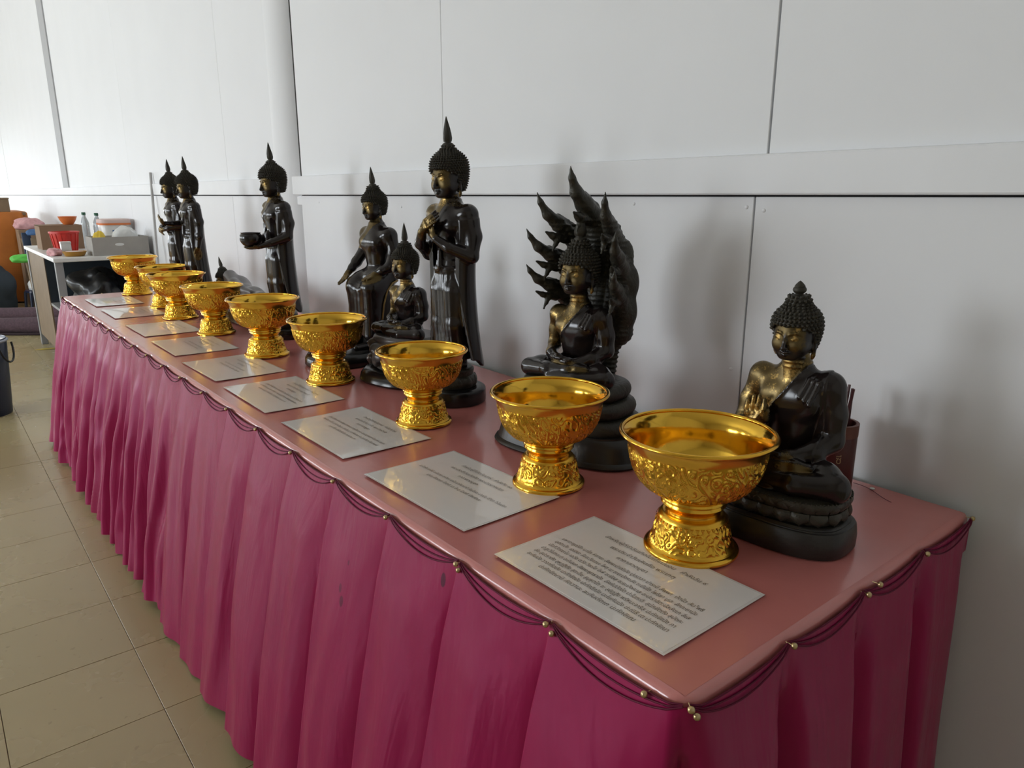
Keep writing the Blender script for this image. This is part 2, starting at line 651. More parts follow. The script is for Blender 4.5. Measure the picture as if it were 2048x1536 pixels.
# ------------------------------------------------------------------ the room
TILE = 0.335
FX0, FX1 = END_X, 3.0
WALL_Y = 1.33          # face of the boards behind the table
WALL_L = 1.39          # face of the boards further left
CEIL = 4.6
fl = box('floor', (FX0, FRONT_Y, -0.10), (FX1, 1.75, -0.004), M['grout'])
tag(fl, 'olive beige vinyl tile floor', 'floor', kind='structure')
tile_me = box_me('tile', (TILE - 0.0016, TILE - 0.0016, 0.02), M['tile'], 0.0006, 1)
TX0, TX1, TY0, TY1 = -1.83 - 27 * TILE, -1.83 + 3 * TILE, 0.31 - 7 * TILE, 0.31 + 2 * TILE
for i in range(30):
    for j in range(9):
        t = obj('tile', tile_me, fl, loc=(TX0 + (i + 0.5) * TILE, TY0 + (j + 0.5) * TILE, -0.010 + rng.uniform(-0.0004, 0.0004)))
        t.matrix_parent_inverse = Matrix.Translation(fl.location).inverted()
V, F = [], []
for (a, b, c, d) in ((FX0, TX0, FRONT_Y, 1.75), (TX1, FX1, FRONT_Y, 1.75), (TX0, TX1, FRONT_Y, TY0), (TX0, TX1, TY1, 1.75)):
    nx, ny = max(1, round((b - a) / TILE)), max(1, round((d - c) / TILE))
    for i in range(nx):
        for j in range(ny):
            x0, x1 = a + (b - a) * i / nx + 0.0008, a + (b - a) * (i + 1) / nx - 0.0008
            y0, y1 = c + (d - c) * j / ny + 0.0008, c + (d - c) * (j + 1) / ny - 0.0008
            n = len(V)
            V += [(x0, y0, 0), (x1, y0, 0), (x1, y1, 0), (x0, y1, 0), (x0, y0, -0.01), (x1, y0, -0.01), (x1, y1, -0.01), (x0, y1, -0.01)]
            F += [(n, n + 1, n + 2, n + 3), (n, n + 4, n + 5, n + 1), (n + 1, n + 5, n + 6, n + 2), (n + 2, n + 6, n + 7, n + 3), (n + 3, n + 7, n + 4, n)]
tf = mobj('tile_field', V, F, M['tile'], fl, smooth=False)
tf.matrix_parent_inverse = Matrix.Translation(fl.location).inverted()
tag(tf, None, None, kind='stuff')

tag(box('ceiling', (FX0, FRONT_Y, CEIL), (FX1, 1.75, CEIL + 0.1), M['ceiling']), 'plain ceiling above the hall', 'ceiling', kind='structure')
tag(box('wall_side', (FX1, FRONT_Y - 0.2, 0), (FX1 + 0.1, 1.75, CEIL), M['outer']), 'wall at the near end of the hall', 'wall', kind='structure')


def frame_wall(name, label, segs):
    """one wall mesh made of boxes that leave the openings free"""
    bm = bmesh.new()
    for lo, hi in segs:
        r = bmesh.ops.create_cube(bm, size=1.0)
        for v in r['verts']:
            for i in range(3):
                v.co[i] = lo[i] + (v.co[i] + 0.5) * (hi[i] - lo[i])
    me = bpy.data.meshes.new(name)
    bm.to_mesh(me)
    bm.free()
    me.materials.append(M['outer'])
    return tag(obj(name, me), label, 'wall', kind='structure')


segs = [((FX0, FRONT_Y - 0.2, 0), (FX1, FRONT_Y, WIN_Z[0])), ((FX0, FRONT_Y - 0.2, WIN_Z[1]), (FX1, FRONT_Y, CEIL))]
ed = [FX0] + [v for w in WINDOWS for v in w] + [FX1]
for i in range(0, len(ed), 2):
    segs.append(((ed[i], FRONT_Y - 0.2, WIN_Z[0]), (ed[i + 1], FRONT_Y, WIN_Z[1])))
frame_wall('wall_front', 'window wall opposite the display table', segs)
for n, (a, b) in enumerate(WINDOWS):
    w = thing('window_%d' % (n + 1), 'tall window in the wall opposite the table, number %d from the doorway' % (n + 1), 'window', ((a + b) / 2, FRONT_Y - 0.1, WIN_Z[0]))
    w['kind'] = 'structure'
    hw, hh = (b - a) / 2, WIN_Z[1] - WIN_Z[0]
    for x in (-hw + 0.03, 0, hw - 0.03):
        box('mullion', (x - 0.03, -0.03, 0), (x + 0.03, 0.03, hh), M['frame'], w)
    for z in (0.03, hh * 0.62, hh - 0.03):
        box('transom', (-hw, -0.028, z - 0.025), (hw, 0.028, z + 0.025), M['frame'], w)
frame_wall('wall_end', 'far end wall with the wide doorway',
           [((END_X - 0.2, FRONT_Y, 0), (END_X, DOOR_Y[0], CEIL)), ((END_X - 0.2, DOOR_Y[1], 0), (END_X, 1.75, CEIL)),
            ((END_X - 0.2, DOOR_Y[0], DOOR_Z[1]), (END_X, DOOR_Y[1], CEIL))])

RAIL0, RAIL1 = 1.300, 1.378
XE = -3.085
wr = box('wall_back', (XE + 0.006, WALL_Y + 0.014, 0), (FX1, 1.75, CEIL), M['gap'])
tag(wr, 'white boarded wall right behind the display table', 'wall', kind='structure')


def panel(parent, x0, x1, z0, z1, y, g0=0.0016, g1=0.0016):
    p = box('panel', (x0 + g0, y, z0), (x1 - g1, y + 0.016, z1), M['wall'], parent, bevel=0.0012, seg=1)
    p.matrix_parent_inverse = Matrix.Translation(parent.location).inverted()
    return p


panel(wr, XE, -1.990, RAIL1 - 0.02, CEIL, WALL_Y, 0, 0.0006)
panel(wr, -1.990, -0.846, RAIL1 - 0.02, CEIL, WALL_Y, 0.0006, 0.0020)
panel(wr, -0.846, FX1, RAIL1 - 0.02, CEIL, WALL_Y, 0.0020)
panel(wr, XE - 0.02, -0.867, 0, RAIL0 - 0.0035, WALL_Y, 0, 0.0018)
panel(wr, -0.867, FX1, 0, RAIL0 - 0.0035, WALL_Y, 0.0018)
# screws along the lower seam and under the rail
screw = lathe_vf([(0.0042, 0), (0.0042, 0.0012), (0.0032, 0.002)], 14)
sm = fix_normals(mesh_data('screw', *screw, M['rail']))
for x, z in ((-0.885, 1.276), (-0.845, 1.270), (-0.892, 0.935), (-0.846, 0.928), (-1.19, 1.28), (-2.26, 1.26), (-2.93, 1.27), (-0.36, 1.28), (-0.885, 0.62), (-1.985, 1.20)):
    s = obj('screw', sm, wr, loc=(x, WALL_Y + 0.0005, z), rot=(PI / 2, 0, 0))
    s.matrix_parent_inverse = Matrix.Translation(wr.location).inverted()
tag(box('trim_1', (-3.150, WALL_Y - 0.020, RAIL0), (FX1, WALL_Y, RAIL1), M['rail'], bevel=0.004), 'white dado rail on the wall behind the table', 'rail', kind='structure')
tag(box('trim_2', (-3.155, WALL_Y + 0.001, RAIL0 - 0.042), (-3.090, WALL_Y + 0.05, RAIL0 - 0.006), M['rail'], bevel=0.003), 'white block under the end of the dado rail', 'rail', kind='structure')

wl = box('wall_back_left', (END_X, WALL_L + 0.014, 0), (-3.30, 1.75, CEIL), M['gap'])
tag(wl, 'bright white boarded wall beyond the round post', 'wall', kind='structure')
xs = [-3.30, -4.215, -6.52, -9.55, -12.4, -15.55, -18.6, END_X]
for a, b in zip(xs[:-1], xs[1:]):
    panel(wl, b, a, RAIL1 - 0.02, CEIL, WALL_L, 0.0008 if b != -15.55 else 0.03, 0.0008)
xs = [-3.30, -4.170, -6.60, -9.60, -12.4, -14.6, END_X]
for a, b in zip(xs[:-1], xs[1:]):
    panel(wl, b, a, 0, RAIL0 - 0.005, WALL_L, 0.001, 0.001)
tag(box('trim_3', (END_X, WALL_L - 0.018, RAIL0), (-3.42, WALL_L, RAIL1), M['rail'], bevel=0.003), 'white dado rail on the wall beyond the post', 'rail', kind='structure')
tag(box('trim_4', (-9.74, WALL_L - 0.014, RAIL1), (-9.40, WALL_L, CEIL), M['batten'], bevel=0.003), 'grey vertical batten on the far white wall', 'batten', kind='structure')
tag(box('trim_6', (XE - 0.016, WALL_Y + 0.002, 0), (XE, WALL_Y + 0.02, CEIL), M['gap']), 'dark gap beside the round post', 'gap', kind='structure')
V, F = lathe_vf([(0.17, 0), (0.17, CEIL)], 48)
post = mobj('trim_5', V, F, M['wall'], loc=(-3.36, 1.505, 0))
tag(post, 'white rounded post between the two wall sections', 'post', kind='structure')

# ------------------------------------------------------------------ display table
TZ = 0.78
X0, X1, Y0, Y1 = -4.480, -0.395, 0.556, 1.306
table = thing('display_table', 'long table under a pink cloth with a pleated magenta skirt', 'table', (0, 0, 0))
box('table_top', (X0 + 0.012, Y0 + 0.012, TZ - 0.045), (X1 - 0.012, Y1 - 0.002, TZ - 0.006), M['frame'], table)
for lx in (X0 + 0.25, X0 + 1.9, X0 + 2.2, X1 - 0.3):
    for ly in (Y0 + 0.12, Y1 - 0.1):
        tube('leg', [(lx, ly, 0.0), (lx, ly, TZ - 0.04)], 0.016, M['frame'], table, 10)

# pins every PL along the front, every PE along the ends
NP, NE = 20, 4
PL, PE = (X1 - X0) / NP, (Y1 - Y0) / NE
LE, LF = Y1 - Y0, X1 - X0
S_TOT = LE + LF + LE
RC = 0.020   # corner radius


def perim(s):
    """point and outward normal at arc length s: left end (wall to front), front, right end (front to wall)"""
    if s < LE:
        p, n, tdir = Vector((X0, Y1 - s, 0)), Vector((-1, 0, 0)), 0
    elif s < LE + LF:
        p, n = Vector((X0 + s - LE, Y0, 0)), Vector((0, -1, 0))
    else:
        p, n = Vector((X1, Y0 + s - LE - LF, 0)), Vector((1, 0, 0))
    for c, n0, n1, sc in ((Vector((X0 + RC, Y0 + RC, 0)), Vector((-1, 0, 0)), Vector((0, -1, 0)), LE),
                          (Vector((X1 - RC, Y0 + RC, 0)), Vector((0, -1, 0)), Vector((1, 0, 0)), LE + LF)):
        if abs(s - sc) < RC:
            t = (s - sc + RC) / (2 * RC)
            a = t * PI / 2
            n = (n0 * math.cos(a) + n1 * math.sin(a)).normalized()
            p = c + n * RC
    return p, n


PINS = [i * PE for i in range(NE)] + [LE + i * PL for i in range(NP)] + [LE + LF + i * PE for i in range(NE + 1)]
PINS = np.array(PINS)


def seg_of(s):
    i = int(np.clip(np.searchsorted(PINS, s, side='right') - 1, 0, len(PINS) - 2))
    w = PINS[i + 1] - PINS[i]
    return i, (s - PINS[i]) / w, w


sagk = rng.uniform(0.85, 1.15, len(PINS))


def sag(s):
    i, f, w = seg_of(s)
    return 4 * f * (1 - f) * 0.026 * sagk[i] * (w / 0.2)


def snoise(seed, n=24):
    r = np.random.default_rng(seed)
    ph, am = r.uniform(0, 2 * PI, n), r.normal(0, 1, n)
    return ph, am


_ph, _am = snoise(3, 40)


def wav(x, f0):
    """smooth pseudo-random wave"""
    return (math.sin(x * f0 + _ph[0]) + 0.6 * math.sin(x * f0 * 1.73 + _ph[1]) + 0.45 * math.sin(x * f0 * 2.61 + _ph[2])) / 2.05


# top cloth: flat sheet with soft creases, rolled over the edge and hanging a little way down behind the skirt header
def top_cloth():
    V, F = [], []
    nx, ny = 160, 34
    xs = np.linspace(X0 + 0.008, X1 - 0.008, nx)
    ys = np.linspace(Y0 + 0.008, Y1, ny)
    for y in ys:
        for x in xs:
            e = min(x - X0, X1 - x, y - Y0)
            z = TZ + 0.0006 * wav(x + 2.2 * y, 19) * min(1, max(0, (e - 0.01) / 0.05))
            V.append((x, y, z))
    for j in range(ny - 1):
        for i in range(nx - 1):
            a = j * nx + i
            F.append((a, a + 1, a + nx + 1, a + nx))
    # rolled edge
    ss = np.arange(0, S_TOT + 1e-6, S_TOT / 620)
    prof = [(-0.010, 0.0), (-0.004, -0.0008), (0.000, -0.0030), (0.003, -0.008), (0.0040, -0.02), (-0.001, -0.034)]
    n0 = len(V)
    for s in ss:
        p, n = perim(s)
        for o, z in prof:
            i, f, w = seg_of(s)
            tuck = math.exp(-(min(f, 1 - f) * w / 0.014) ** 2)
            V.append(p + n * (o - 0.002 * tuck * (z < -0.001)) + Vector((0, 0, TZ + z)))
    m = len(prof)
    for k in range(len(ss) - 1):
        for j in range(m - 1):
            a = n0 + k * m + j
            F.append((a, a + m, a + m + 1, a + 1))
    return V, F


V, F = top_cloth()
o = obj('table_cloth', mesh_data('table_cloth', V, F, M['topcloth']), table)
o['label'] = 'dusty pink satin table cloth'


# skirt: knife pleats, a fold edge at each pin, flaring towards the floor
def skirt():
    V, F = [], []
    ss = []
    for i in range(len(PINS) - 1):
        a, b = PINS[i], PINS[i + 1]
        f = np.concatenate([[0, 0.012, 0.03, 0.055], np.linspace(0.09, 0.88, 24), [0.92, 0.95, 0.975, 0.99]])
        ss += list(a + f * (b - a))
    ss.append(S_TOT - 1e-5)
    NT = 46
    tt = np.linspace(0, 1, NT) ** 1.15
    amp = {}
    for s in ss:
        p, n = perim(s)
        i, f, w = seg_of(s)
        if i not in amp:
            r = np.random.default_rng(100 + i)
            amp[i] = (r.uniform(0.8, 1.25), r.uniform(-0.6, 0.6), r.uniform(0, 2 * PI), r.uniform(0.7, 1.3))
        A, lean, ph, wk = amp[i]
        tdir = Vector((-n.y, n.x, 0))
        right_end = s > LE + LF - 0.01
        left = np.clip((LE + LF * 0.62 - s) / 1.0, 0, 1)     # the far part hangs in softer, more crumpled folds
        top = TZ - 0.005 - 0.22 * sag(s)
        bot = 0.018 + 0.012 * math.sin(7 * s + 1.0)
        wallfade = min(1, (s if s < LE else S_TOT - s if s > LE + LF else 9) / 0.35)
        for t in tt:
            z = top + (bot - top) * t
            flare = (0.125 if not right_end else 0.035) * t ** 0.9
            if s < LE:
                flare = 0.10 * t ** 0.9
            flare *= wallfade
            grow = 0.25 + 0.75 * min(1, t * 1.6)
            # knife pleat
            saw = 0.5 - 1.15 * max(0.0, (f - 0.45) / 0.55) ** 1.6 - 0.12 * f
            if right_end:
                saw = 0.55 - math.exp(-((min(f, 1 - f) * w) / 0.020) ** 2) * 1.6
            clear = min(1.0, max(0.0, (TZ - 0.012 - sag(s) - z) / 0.10))
            pl = 0.042 * A * grow * saw * (0.12 * min(1, t * 30) + 0.88 * clear)
            pl -= 0.012 * math.exp(-((1 - f) * w / 0.014) ** 2) * min(1, t * 4) * clear
            # soft secondary folds
            fw = s + 0.05 * wav(t * 1.3 + i * 0.7, 3.0) * t
            sec = (0.004 + 0.017 * left) * min(1, t * 2.2) * (math.sin(fw * 62 * wk + ph) * 0.6 + wav(fw, 38) * 0.7)
            sec += 0.009 * left * t * math.sin(5 * t + 9 * s + ph) * math.sin(fw * 30 + ph * 2)
            crump = 0.0012 * left * math.sin(26 * t + 60 * s + 4 * math.sin(21 * s)) * min(1, t * 3)
            o = max(0.0065, 0.0090 + flare + pl) if t < 0.08 else 0.0090 + flare + pl 
            o += (sec + crump) * (0.4 if right_end else 1) * clear
            q = p + n * o + tdir * (lean * 0.025 * t * math.sin(PI * f) + 0.008 * t * left * wav(t * 1.2 + s, 4))
            q.y = min(q.y, WALL_Y - 0.004)
            V.append((q.x, q.y, z))
    m = NT
    for k in range(len(ss) - 1):
        for j in range(m - 1):
            a = k * m + j
            F.append((a, a + 1, a + m + 1, a + m))
    return V, F


V, F = skirt()
o = obj('skirt', mesh_data('skirt', V, F, M['skirt']), table)
o['label'] = 'pleated magenta satin skirt'


# gathered header: thin tubes between pins, coloured dark as the shade in its creases
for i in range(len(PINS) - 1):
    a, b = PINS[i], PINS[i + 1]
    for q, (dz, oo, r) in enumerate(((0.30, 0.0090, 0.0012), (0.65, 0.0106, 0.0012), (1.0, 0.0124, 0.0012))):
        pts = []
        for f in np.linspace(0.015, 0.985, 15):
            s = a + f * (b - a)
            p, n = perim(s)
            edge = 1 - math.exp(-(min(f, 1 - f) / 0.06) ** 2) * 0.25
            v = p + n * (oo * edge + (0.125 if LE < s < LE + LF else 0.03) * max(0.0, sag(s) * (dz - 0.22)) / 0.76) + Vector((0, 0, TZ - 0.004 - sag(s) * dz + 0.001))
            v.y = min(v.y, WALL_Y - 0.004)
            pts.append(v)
        tube('swag_crease_shade', pts, r, M['swag_shade_thread'], table, 6)

pin_me = fix_normals(mesh_data('pin', *lathe_vf([(0.0006, -0.008), (0.0006, -0.001), (0.0030, 0.0002), (0.0042, 0.002), (0.0042, 0.0042), (0.0030, 0.006), (0.0008, 0.0068)], 12), M['pin']))


def put_pin(s, dz=0.0, ds=0.0):
    p, n = perim(min(max(s + ds, 0.004), S_TOT - 0.004))
    o = obj('pin', pin_me, table)
    o.location = p + n * (0.012 if s < S_TOT - 0.05 else 0.007) + Vector((0, 0, TZ - 0.005 + dz))
    o.rotation_euler = n.to_track_quat('Z', 'Y').to_euler()


for k, s in enumerate(PINS[1:]):
    put_pin(s, rng.uniform(-0.001, 0.002), rng.uniform(-0.004, 0.004))
for s in (LE + LF, LE + LF - 2 * PL, LE + LF - PL):
    put_pin(s, -0.007, 0.008)
put_pin(LE + LF - 0.045, -0.004)
put_pin(LE + LF + 2 * PE + 0.03, 0.004)

# ------------------------------------------------------------------ gold pedestal bowls
prof_out = [(0.040, 0.0800), (0.050, 0.0830), (0.064, 0.0900), (0.078, 0.1010), (0.088, 0.1150), (0.0935, 0.1300), (0.096, 0.1420), (0.0985, 0.1520), (0.103, 0.1610), (0.109, 0.1680)]
prof_in = [(0.1075, 0.1690), (0.101, 0.1620), (0.096, 0.1520), (0.0935, 0.1420), (0.091, 0.1300), (0.0855, 0.1165), (0.075, 0.1035), (0.060, 0.0930), (0.045, 0.0885), (0.020, 0.0870), (0.001, 0.0868)]


def refine(p, k=4):
    p = np.array(p)
    t = np.arange(len(p), dtype=float)
    u = np.linspace(0, len(p) - 1, (len(p) - 1) * k + 1)
    return list(zip(crom(t, p[:, 0], u), crom(t, p[:, 1], u)))


def scroll(th, v, seed, kmax, mscale, freq):
    """curling foliage relief (0..1) on a strip that closes on itself: contour lines of a periodic random field"""
    q = np.random.default_rng(seed)
    f = np.zeros(np.broadcast(th, v).shape)
    for _ in range(26):
        k = q.integers(-kmax, kmax + 1)
        m = q.normal(0, mscale)
        f = f + q.normal(0, 1) * np.cos(k * th + m * v + q.uniform(0, 6.28))
    f = f / 3.6
    s = np.sin(f * freq)
    return np.clip((s - 0.25) / 0.55, 0, 1) ** 0.8


def relief_lathe(prof, n, band, height, seed, kmax, mscale, freq):
    """lathe whose wall between band[0] < z < band[1] is pressed outward in scrolls"""
    P_ = np.array(prof)
    th = np.linspace(0, 2 * PI, n, endpoint=False)
    dr, dz = np.gradient(P_[:, 0]), np.gradient(P_[:, 1])
    L = np.hypot(dr, dz) + 1e-9
    nr, nz = dz / L, -dr / L
    s_ = np.concatenate([[0], np.cumsum(np.hypot(np.diff(P_[:, 0]), np.diff(P_[:, 1])))])
    mask = np.clip((P_[:, 1] - band[0]) / 0.004, 0, 1) * np.clip((band[1] - P_[:, 1]) / 0.004, 0, 1)
    h = scroll(th[None, :], s_[:, None] * 100, seed, kmax, mscale, freq) * mask[:, None] * height
    sgn = 1.0 if nr.mean() > 0 else -1.0
    R_ = P_[:, 0][:, None] + sgn * nr[:, None] * h
    Z_ = P_[:, 1][:, None] + sgn * nz[:, None] * h
    V = np.stack([R_ * np.cos(th), R_ * np.sin(th), Z_], -1).reshape(-1, 3)
    F = []
    for j in range(len(prof) - 1):
        i = np.arange(n)
        k = (i + 1) % n
        F.append(np.stack([j * n + i, j * n + k, (j + 1) * n + k, (j + 1) * n + i], 1))
    return [tuple(v) for v in V], [tuple(f) for f in np.concatenate(F)]


def bowl_wall():
    po = refine(prof_out, 9)
    V, F = relief_lathe(po, 420, (0.090, 0.151), 0.0021, 21, 22, 1.25, 5.2)
    nb = len(F)
    V2, F2 = lathe_vf(refine(prof_in, 3), 96, 1.0, False, False)
    n0 = len(V)
    V += V2
    F += [tuple(i + n0 for i in f) for f in F2]
    mi = [0] * nb + [1] * len(F2)
    return mesh_data('bowl', V, F, [M['gold_bowl'], M['gold_in']], True, mi)


bowl_me = bowl_wall()
ring = [(0.1085 + 0.0034 * math.cos(a), 0.1690 + 0.0030 * math.sin(a)) for a in np.linspace(0, 2 * PI, 13)]
rim_me = fix_normals(mesh_data('rim', *lathe_vf(ring, 96, 1.0, False, False), M['gold']))
stem_p = [(0.036, 0.0835), (0.0460, 0.0825), (0.0490, 0.0795), (0.0490, 0.0765), (0.0462, 0.0740), (0.0470, 0.0720), (0.0475, 0.0700), (0.0455, 0.0675), (0.0420, 0.0650), (0.0395, 0.0610), (0.0390, 0.0580), (0.0400, 0.0550), (0.040, 0.050)]
stem_me = fix_normals(mesh_data('stem', *lathe_vf(stem_p, 72, 1.0, True, True), M['gold']))
foot_p = refine(k=8, p=[(0.0385, 0.0560), (0.0440, 0.0555), (0.0485, 0.0520), (0.0510, 0.0460), (0.0525, 0.0380), (0.0545, 0.0280), (0.0570, 0.0190), (0.0610, 0.0110), (0.0650, 0.0070)])
foot_me = fix_normals(mesh_data('foot', *relief_lathe(foot_p, 320, (0.011, 0.044), 0.0016, 8, 20, 1.6, 4.6), M['gold_foot']))
lip = [(0.0600, 0.0090), (0.0650, 0.0078), (0.0685, 0.0060), (0.0695, 0.0035), (0.0690, 0.0012), (0.0670, 0.0), (0.055, 0.0)]
lip_me = fix_normals(mesh_data('foot_rim', *lathe_vf(lip, 96, 1.0, False, True), M['gold']))
# little pointed leaves pressed in a row under the shoulder of the foot
leaf_v, leaf_f = [], []
for i in range(40):
    a = 2 * PI * i / 40
    for da, r, z in ((-0.06, 0.0518, 0.0485), (0.06, 0.0518, 0.0485), (0.0, 0.0534, 0.0425), (0.0, 0.0528, 0.0475)):
        leaf_v.append((r * math.cos(a + da), r * math.sin(a + da), z))
    n = 4 * i
    leaf_f += [(n, n + 3, n + 2), (n + 3, n + 1, n + 2), (n, n + 1, n + 3)]
leaf_me = mesh_data('leaf_border', leaf_v, leaf_f, M['gold'], False)

BOWLS = [(-0.612, 0.843, 1.02), (-0.940, 0.846, 0.97), (-1.405, 0.866, 0.955), (-1.905, 0.866, 1.0), (-2.370, 0.856, 1.05),
         (-2.880, 0.850, 1.02), (-3.350, 0.845, 1.06), (-3.745, 0.886, 1.06), (-4.330, 0.885, 1.10)]
BL = ['largest gold pedestal bowl, nearest, beside the raised-hand statue', 'gold pedestal bowl in front of the serpent-hooded statue',
      'gold pedestal bowl in front of the tall statue with hands on its chest', 'fourth gold pedestal bowl from the near end of the table',
      'fifth gold pedestal bowl, in front of the statue holding an alms bowl', 'sixth gold pedestal bowl, just before the small reclining statue',
      'third gold pedestal bowl from the far end of the table', 'gold pedestal bowl half hidden behind another bowl near the far end',
      'last gold pedestal bowl, at the far end of the table']
for (x, y, s), lab in zip(BOWLS, BL):
    t = thing('pedestal_bowl', lab, 'bowl', (x, y, TZ + 0.0016), rng.uniform(0, 6.28), 'gold pedestal bowls along the table')
    t.scale = (s, s, s * 1.065)
    for nm, me in (('bowl', bowl_me), ('rim', rim_me), ('stem', stem_me), ('foot', foot_me), ('foot_rim', lip_me), ('leaf_border', leaf_me)):
        obj(nm, me, t)

# ------------------------------------------------------------------ statues: heads (unit: chin 0 to top of the hair knot 1)
HC = 0.05   # axis of the skull lies a little behind the chin


def head_mesh():
    c = Clay((-0.46, -0.52, -0.36), (0.46, 0.52, 0.78), 0.0125)
    c.ball((0, HC, 0.44), (0.315, 0.37, 0.34))
    c.ball((0, -0.07, 0.27), (0.285, 0.245, 0.285), 0.10)
    c.ball((0, -0.235, 0.055), (0.085, 0.065, 0.062), 0.09)
    for s in (-1, 1):
        c.ball((s * 0.150, -0.185, 0.225), (0.110, 0.10, 0.12), 0.09)
        c.limb([(s * 0.24, 0.0, 0.20, 0.05), (s * 0.10, -0.20, 0.055, 0.05)], 0.10)
        c.limb([(s * 0.022, -0.318, 0.392, 0.012), (s * 0.075, -0.322, 0.432, 0.015), (s * 0.15, -0.292, 0.445, 0.015), (s * 0.225, -0.225, 0.405, 0.011)], 0.022)
        c.ball((s * 0.125, -0.262, 0.362), (0.082, 0.050, 0.042), 0.012)
        c.limb([(s * 0.05, -0.307, 0.352, 0.006), (s * 0.12, -0.316, 0.336, 0.008), (s * 0.205, -0.262, 0.352, 0.006)], 0.006)
        c.ball((s * 0.040, -0.352, 0.190), (0.032, 0.034, 0.026), 0.02)
        # ear with its long lobe
        c.ball((s * 0.325, 0.075, 0.37), (0.030, 0.075, 0.120), 0.012)
        c.limb([(s * 0.332, 0.03, 0.30, 0.028), (s * 0.330, 0.02, 0.16, 0.030), (s * 0.315, 0.02, 0.05, 0.034), (s * 0.305, 0.02, 0.005, 0.026)], 0.015)
        c.ball((s * 0.352, 0.06, 0.36), (0.014, 0.040, 0.075), 0.01, op='cut')
    c.limb([(0, -0.305, 0.42, 0.022), (0, -0.350, 0.31, 0.028), (0, -0.388, 0.205, 0.038)], 0.028)
    c.limb([(-0.092, -0.285, 0.118, 0.010), (-0.045, -0.322, 0.128, 0.018), (0, -0.332, 0.121, 0.019), (0.045, -0.322, 0.128, 0.018), (0.092, -0.285, 0.118, 0.010)], 0.010)
    c.limb([(-0.060, -0.300, 0.088, 0.014), (0, -0.322, 0.080, 0.024), (0.060, -0.300, 0.088, 0.014)], 0.010)
    c.limb([(0, 0.06, 0.22, 0.16), (0, 0.055, -0.10, 0.150), (0, 0.06, -0.36, 0.185)], 0.07)
    for z in (-0.02, -0.10, -0.18):      # the creases of the neck
        c.put(lambda X, Y, Z, z=z: -0.011 * np.exp(-((Z - z + 0.12 * (Y - 0.05)) / 0.018) ** 2) * (np.sqrt(X * X + (Y - 0.05) ** 2) < 0.26), (-0.25, -0.2, z - 0.1), (0.25, 0.3, z + 0.1), 0, 'disp')

    def gold(x, y, z):
        face = np.clip((-0.10 - y) / 0.12, 0, 1) * np.clip((z - 0.10) / 0.12, 0, 1)
        side = np.clip(1 - np.abs(np.abs(x) - 0.15) / 0.16, 0, 1)
        g = face * (0.22 + 0.36 * side) + 0.14 * face * np.clip((z - 0.40) / 0.05, 0, 1)
        g = g + 0.22 * face * (blob((0.125, -0.30, 0.36), (0.09, 0.06, 0.05), x, y, z) + blob((-0.125, -0.30, 0.36), (0.09, 0.06, 0.05), x, y, z))
        g = g - 0.6 * blob((0, -0.39, 0.20), (0.05, 0.08, 0.07), x, y, z) - 0.5 * blob((0, -0.3, 0.10), (0.14, 0.1, 0.05), x, y, z)
        neck = np.clip((-0.02 - z) / 0.04, 0, 1) * np.clip((0.08 - y) / 0.10, 0, 1) * 0.72
        lobe = blob((0.31, 0.02, 0.05), (0.05, 0.05, 0.08), x, y, z) * 0.7 + blob((-0.31, 0.02, 0.05), (0.05, 0.05, 0.08), x, y, z) * 0.7
        return np.maximum(np.maximum(g, neck), lobe)
    return c.mesh('head', M['bronze_head'], gold)


HPZ = [0.06, 0.16, 0.30, 0.45, 0.56, 0.66, 0.74, 0.80, 0.85, 0.91, 0.97, 1.01]
HPR = [0.24, 0.30, 0.345, 0.372, 0.372, 0.345, 0.290, 0.225, 0.190, 0.175, 0.150, 0.085]


def hairline(x):
    return 0.555 - 0.030 * np.exp(-(x / 0.045) ** 2) - 2.4 * np.maximum(0, np.abs(x) - 0.12) ** 2


HPR_ROUND = [0.24, 0.30, 0.345, 0.372, 0.378, 0.366, 0.336, 0.290, 0.230, 0.150, 0.125, 0.085]


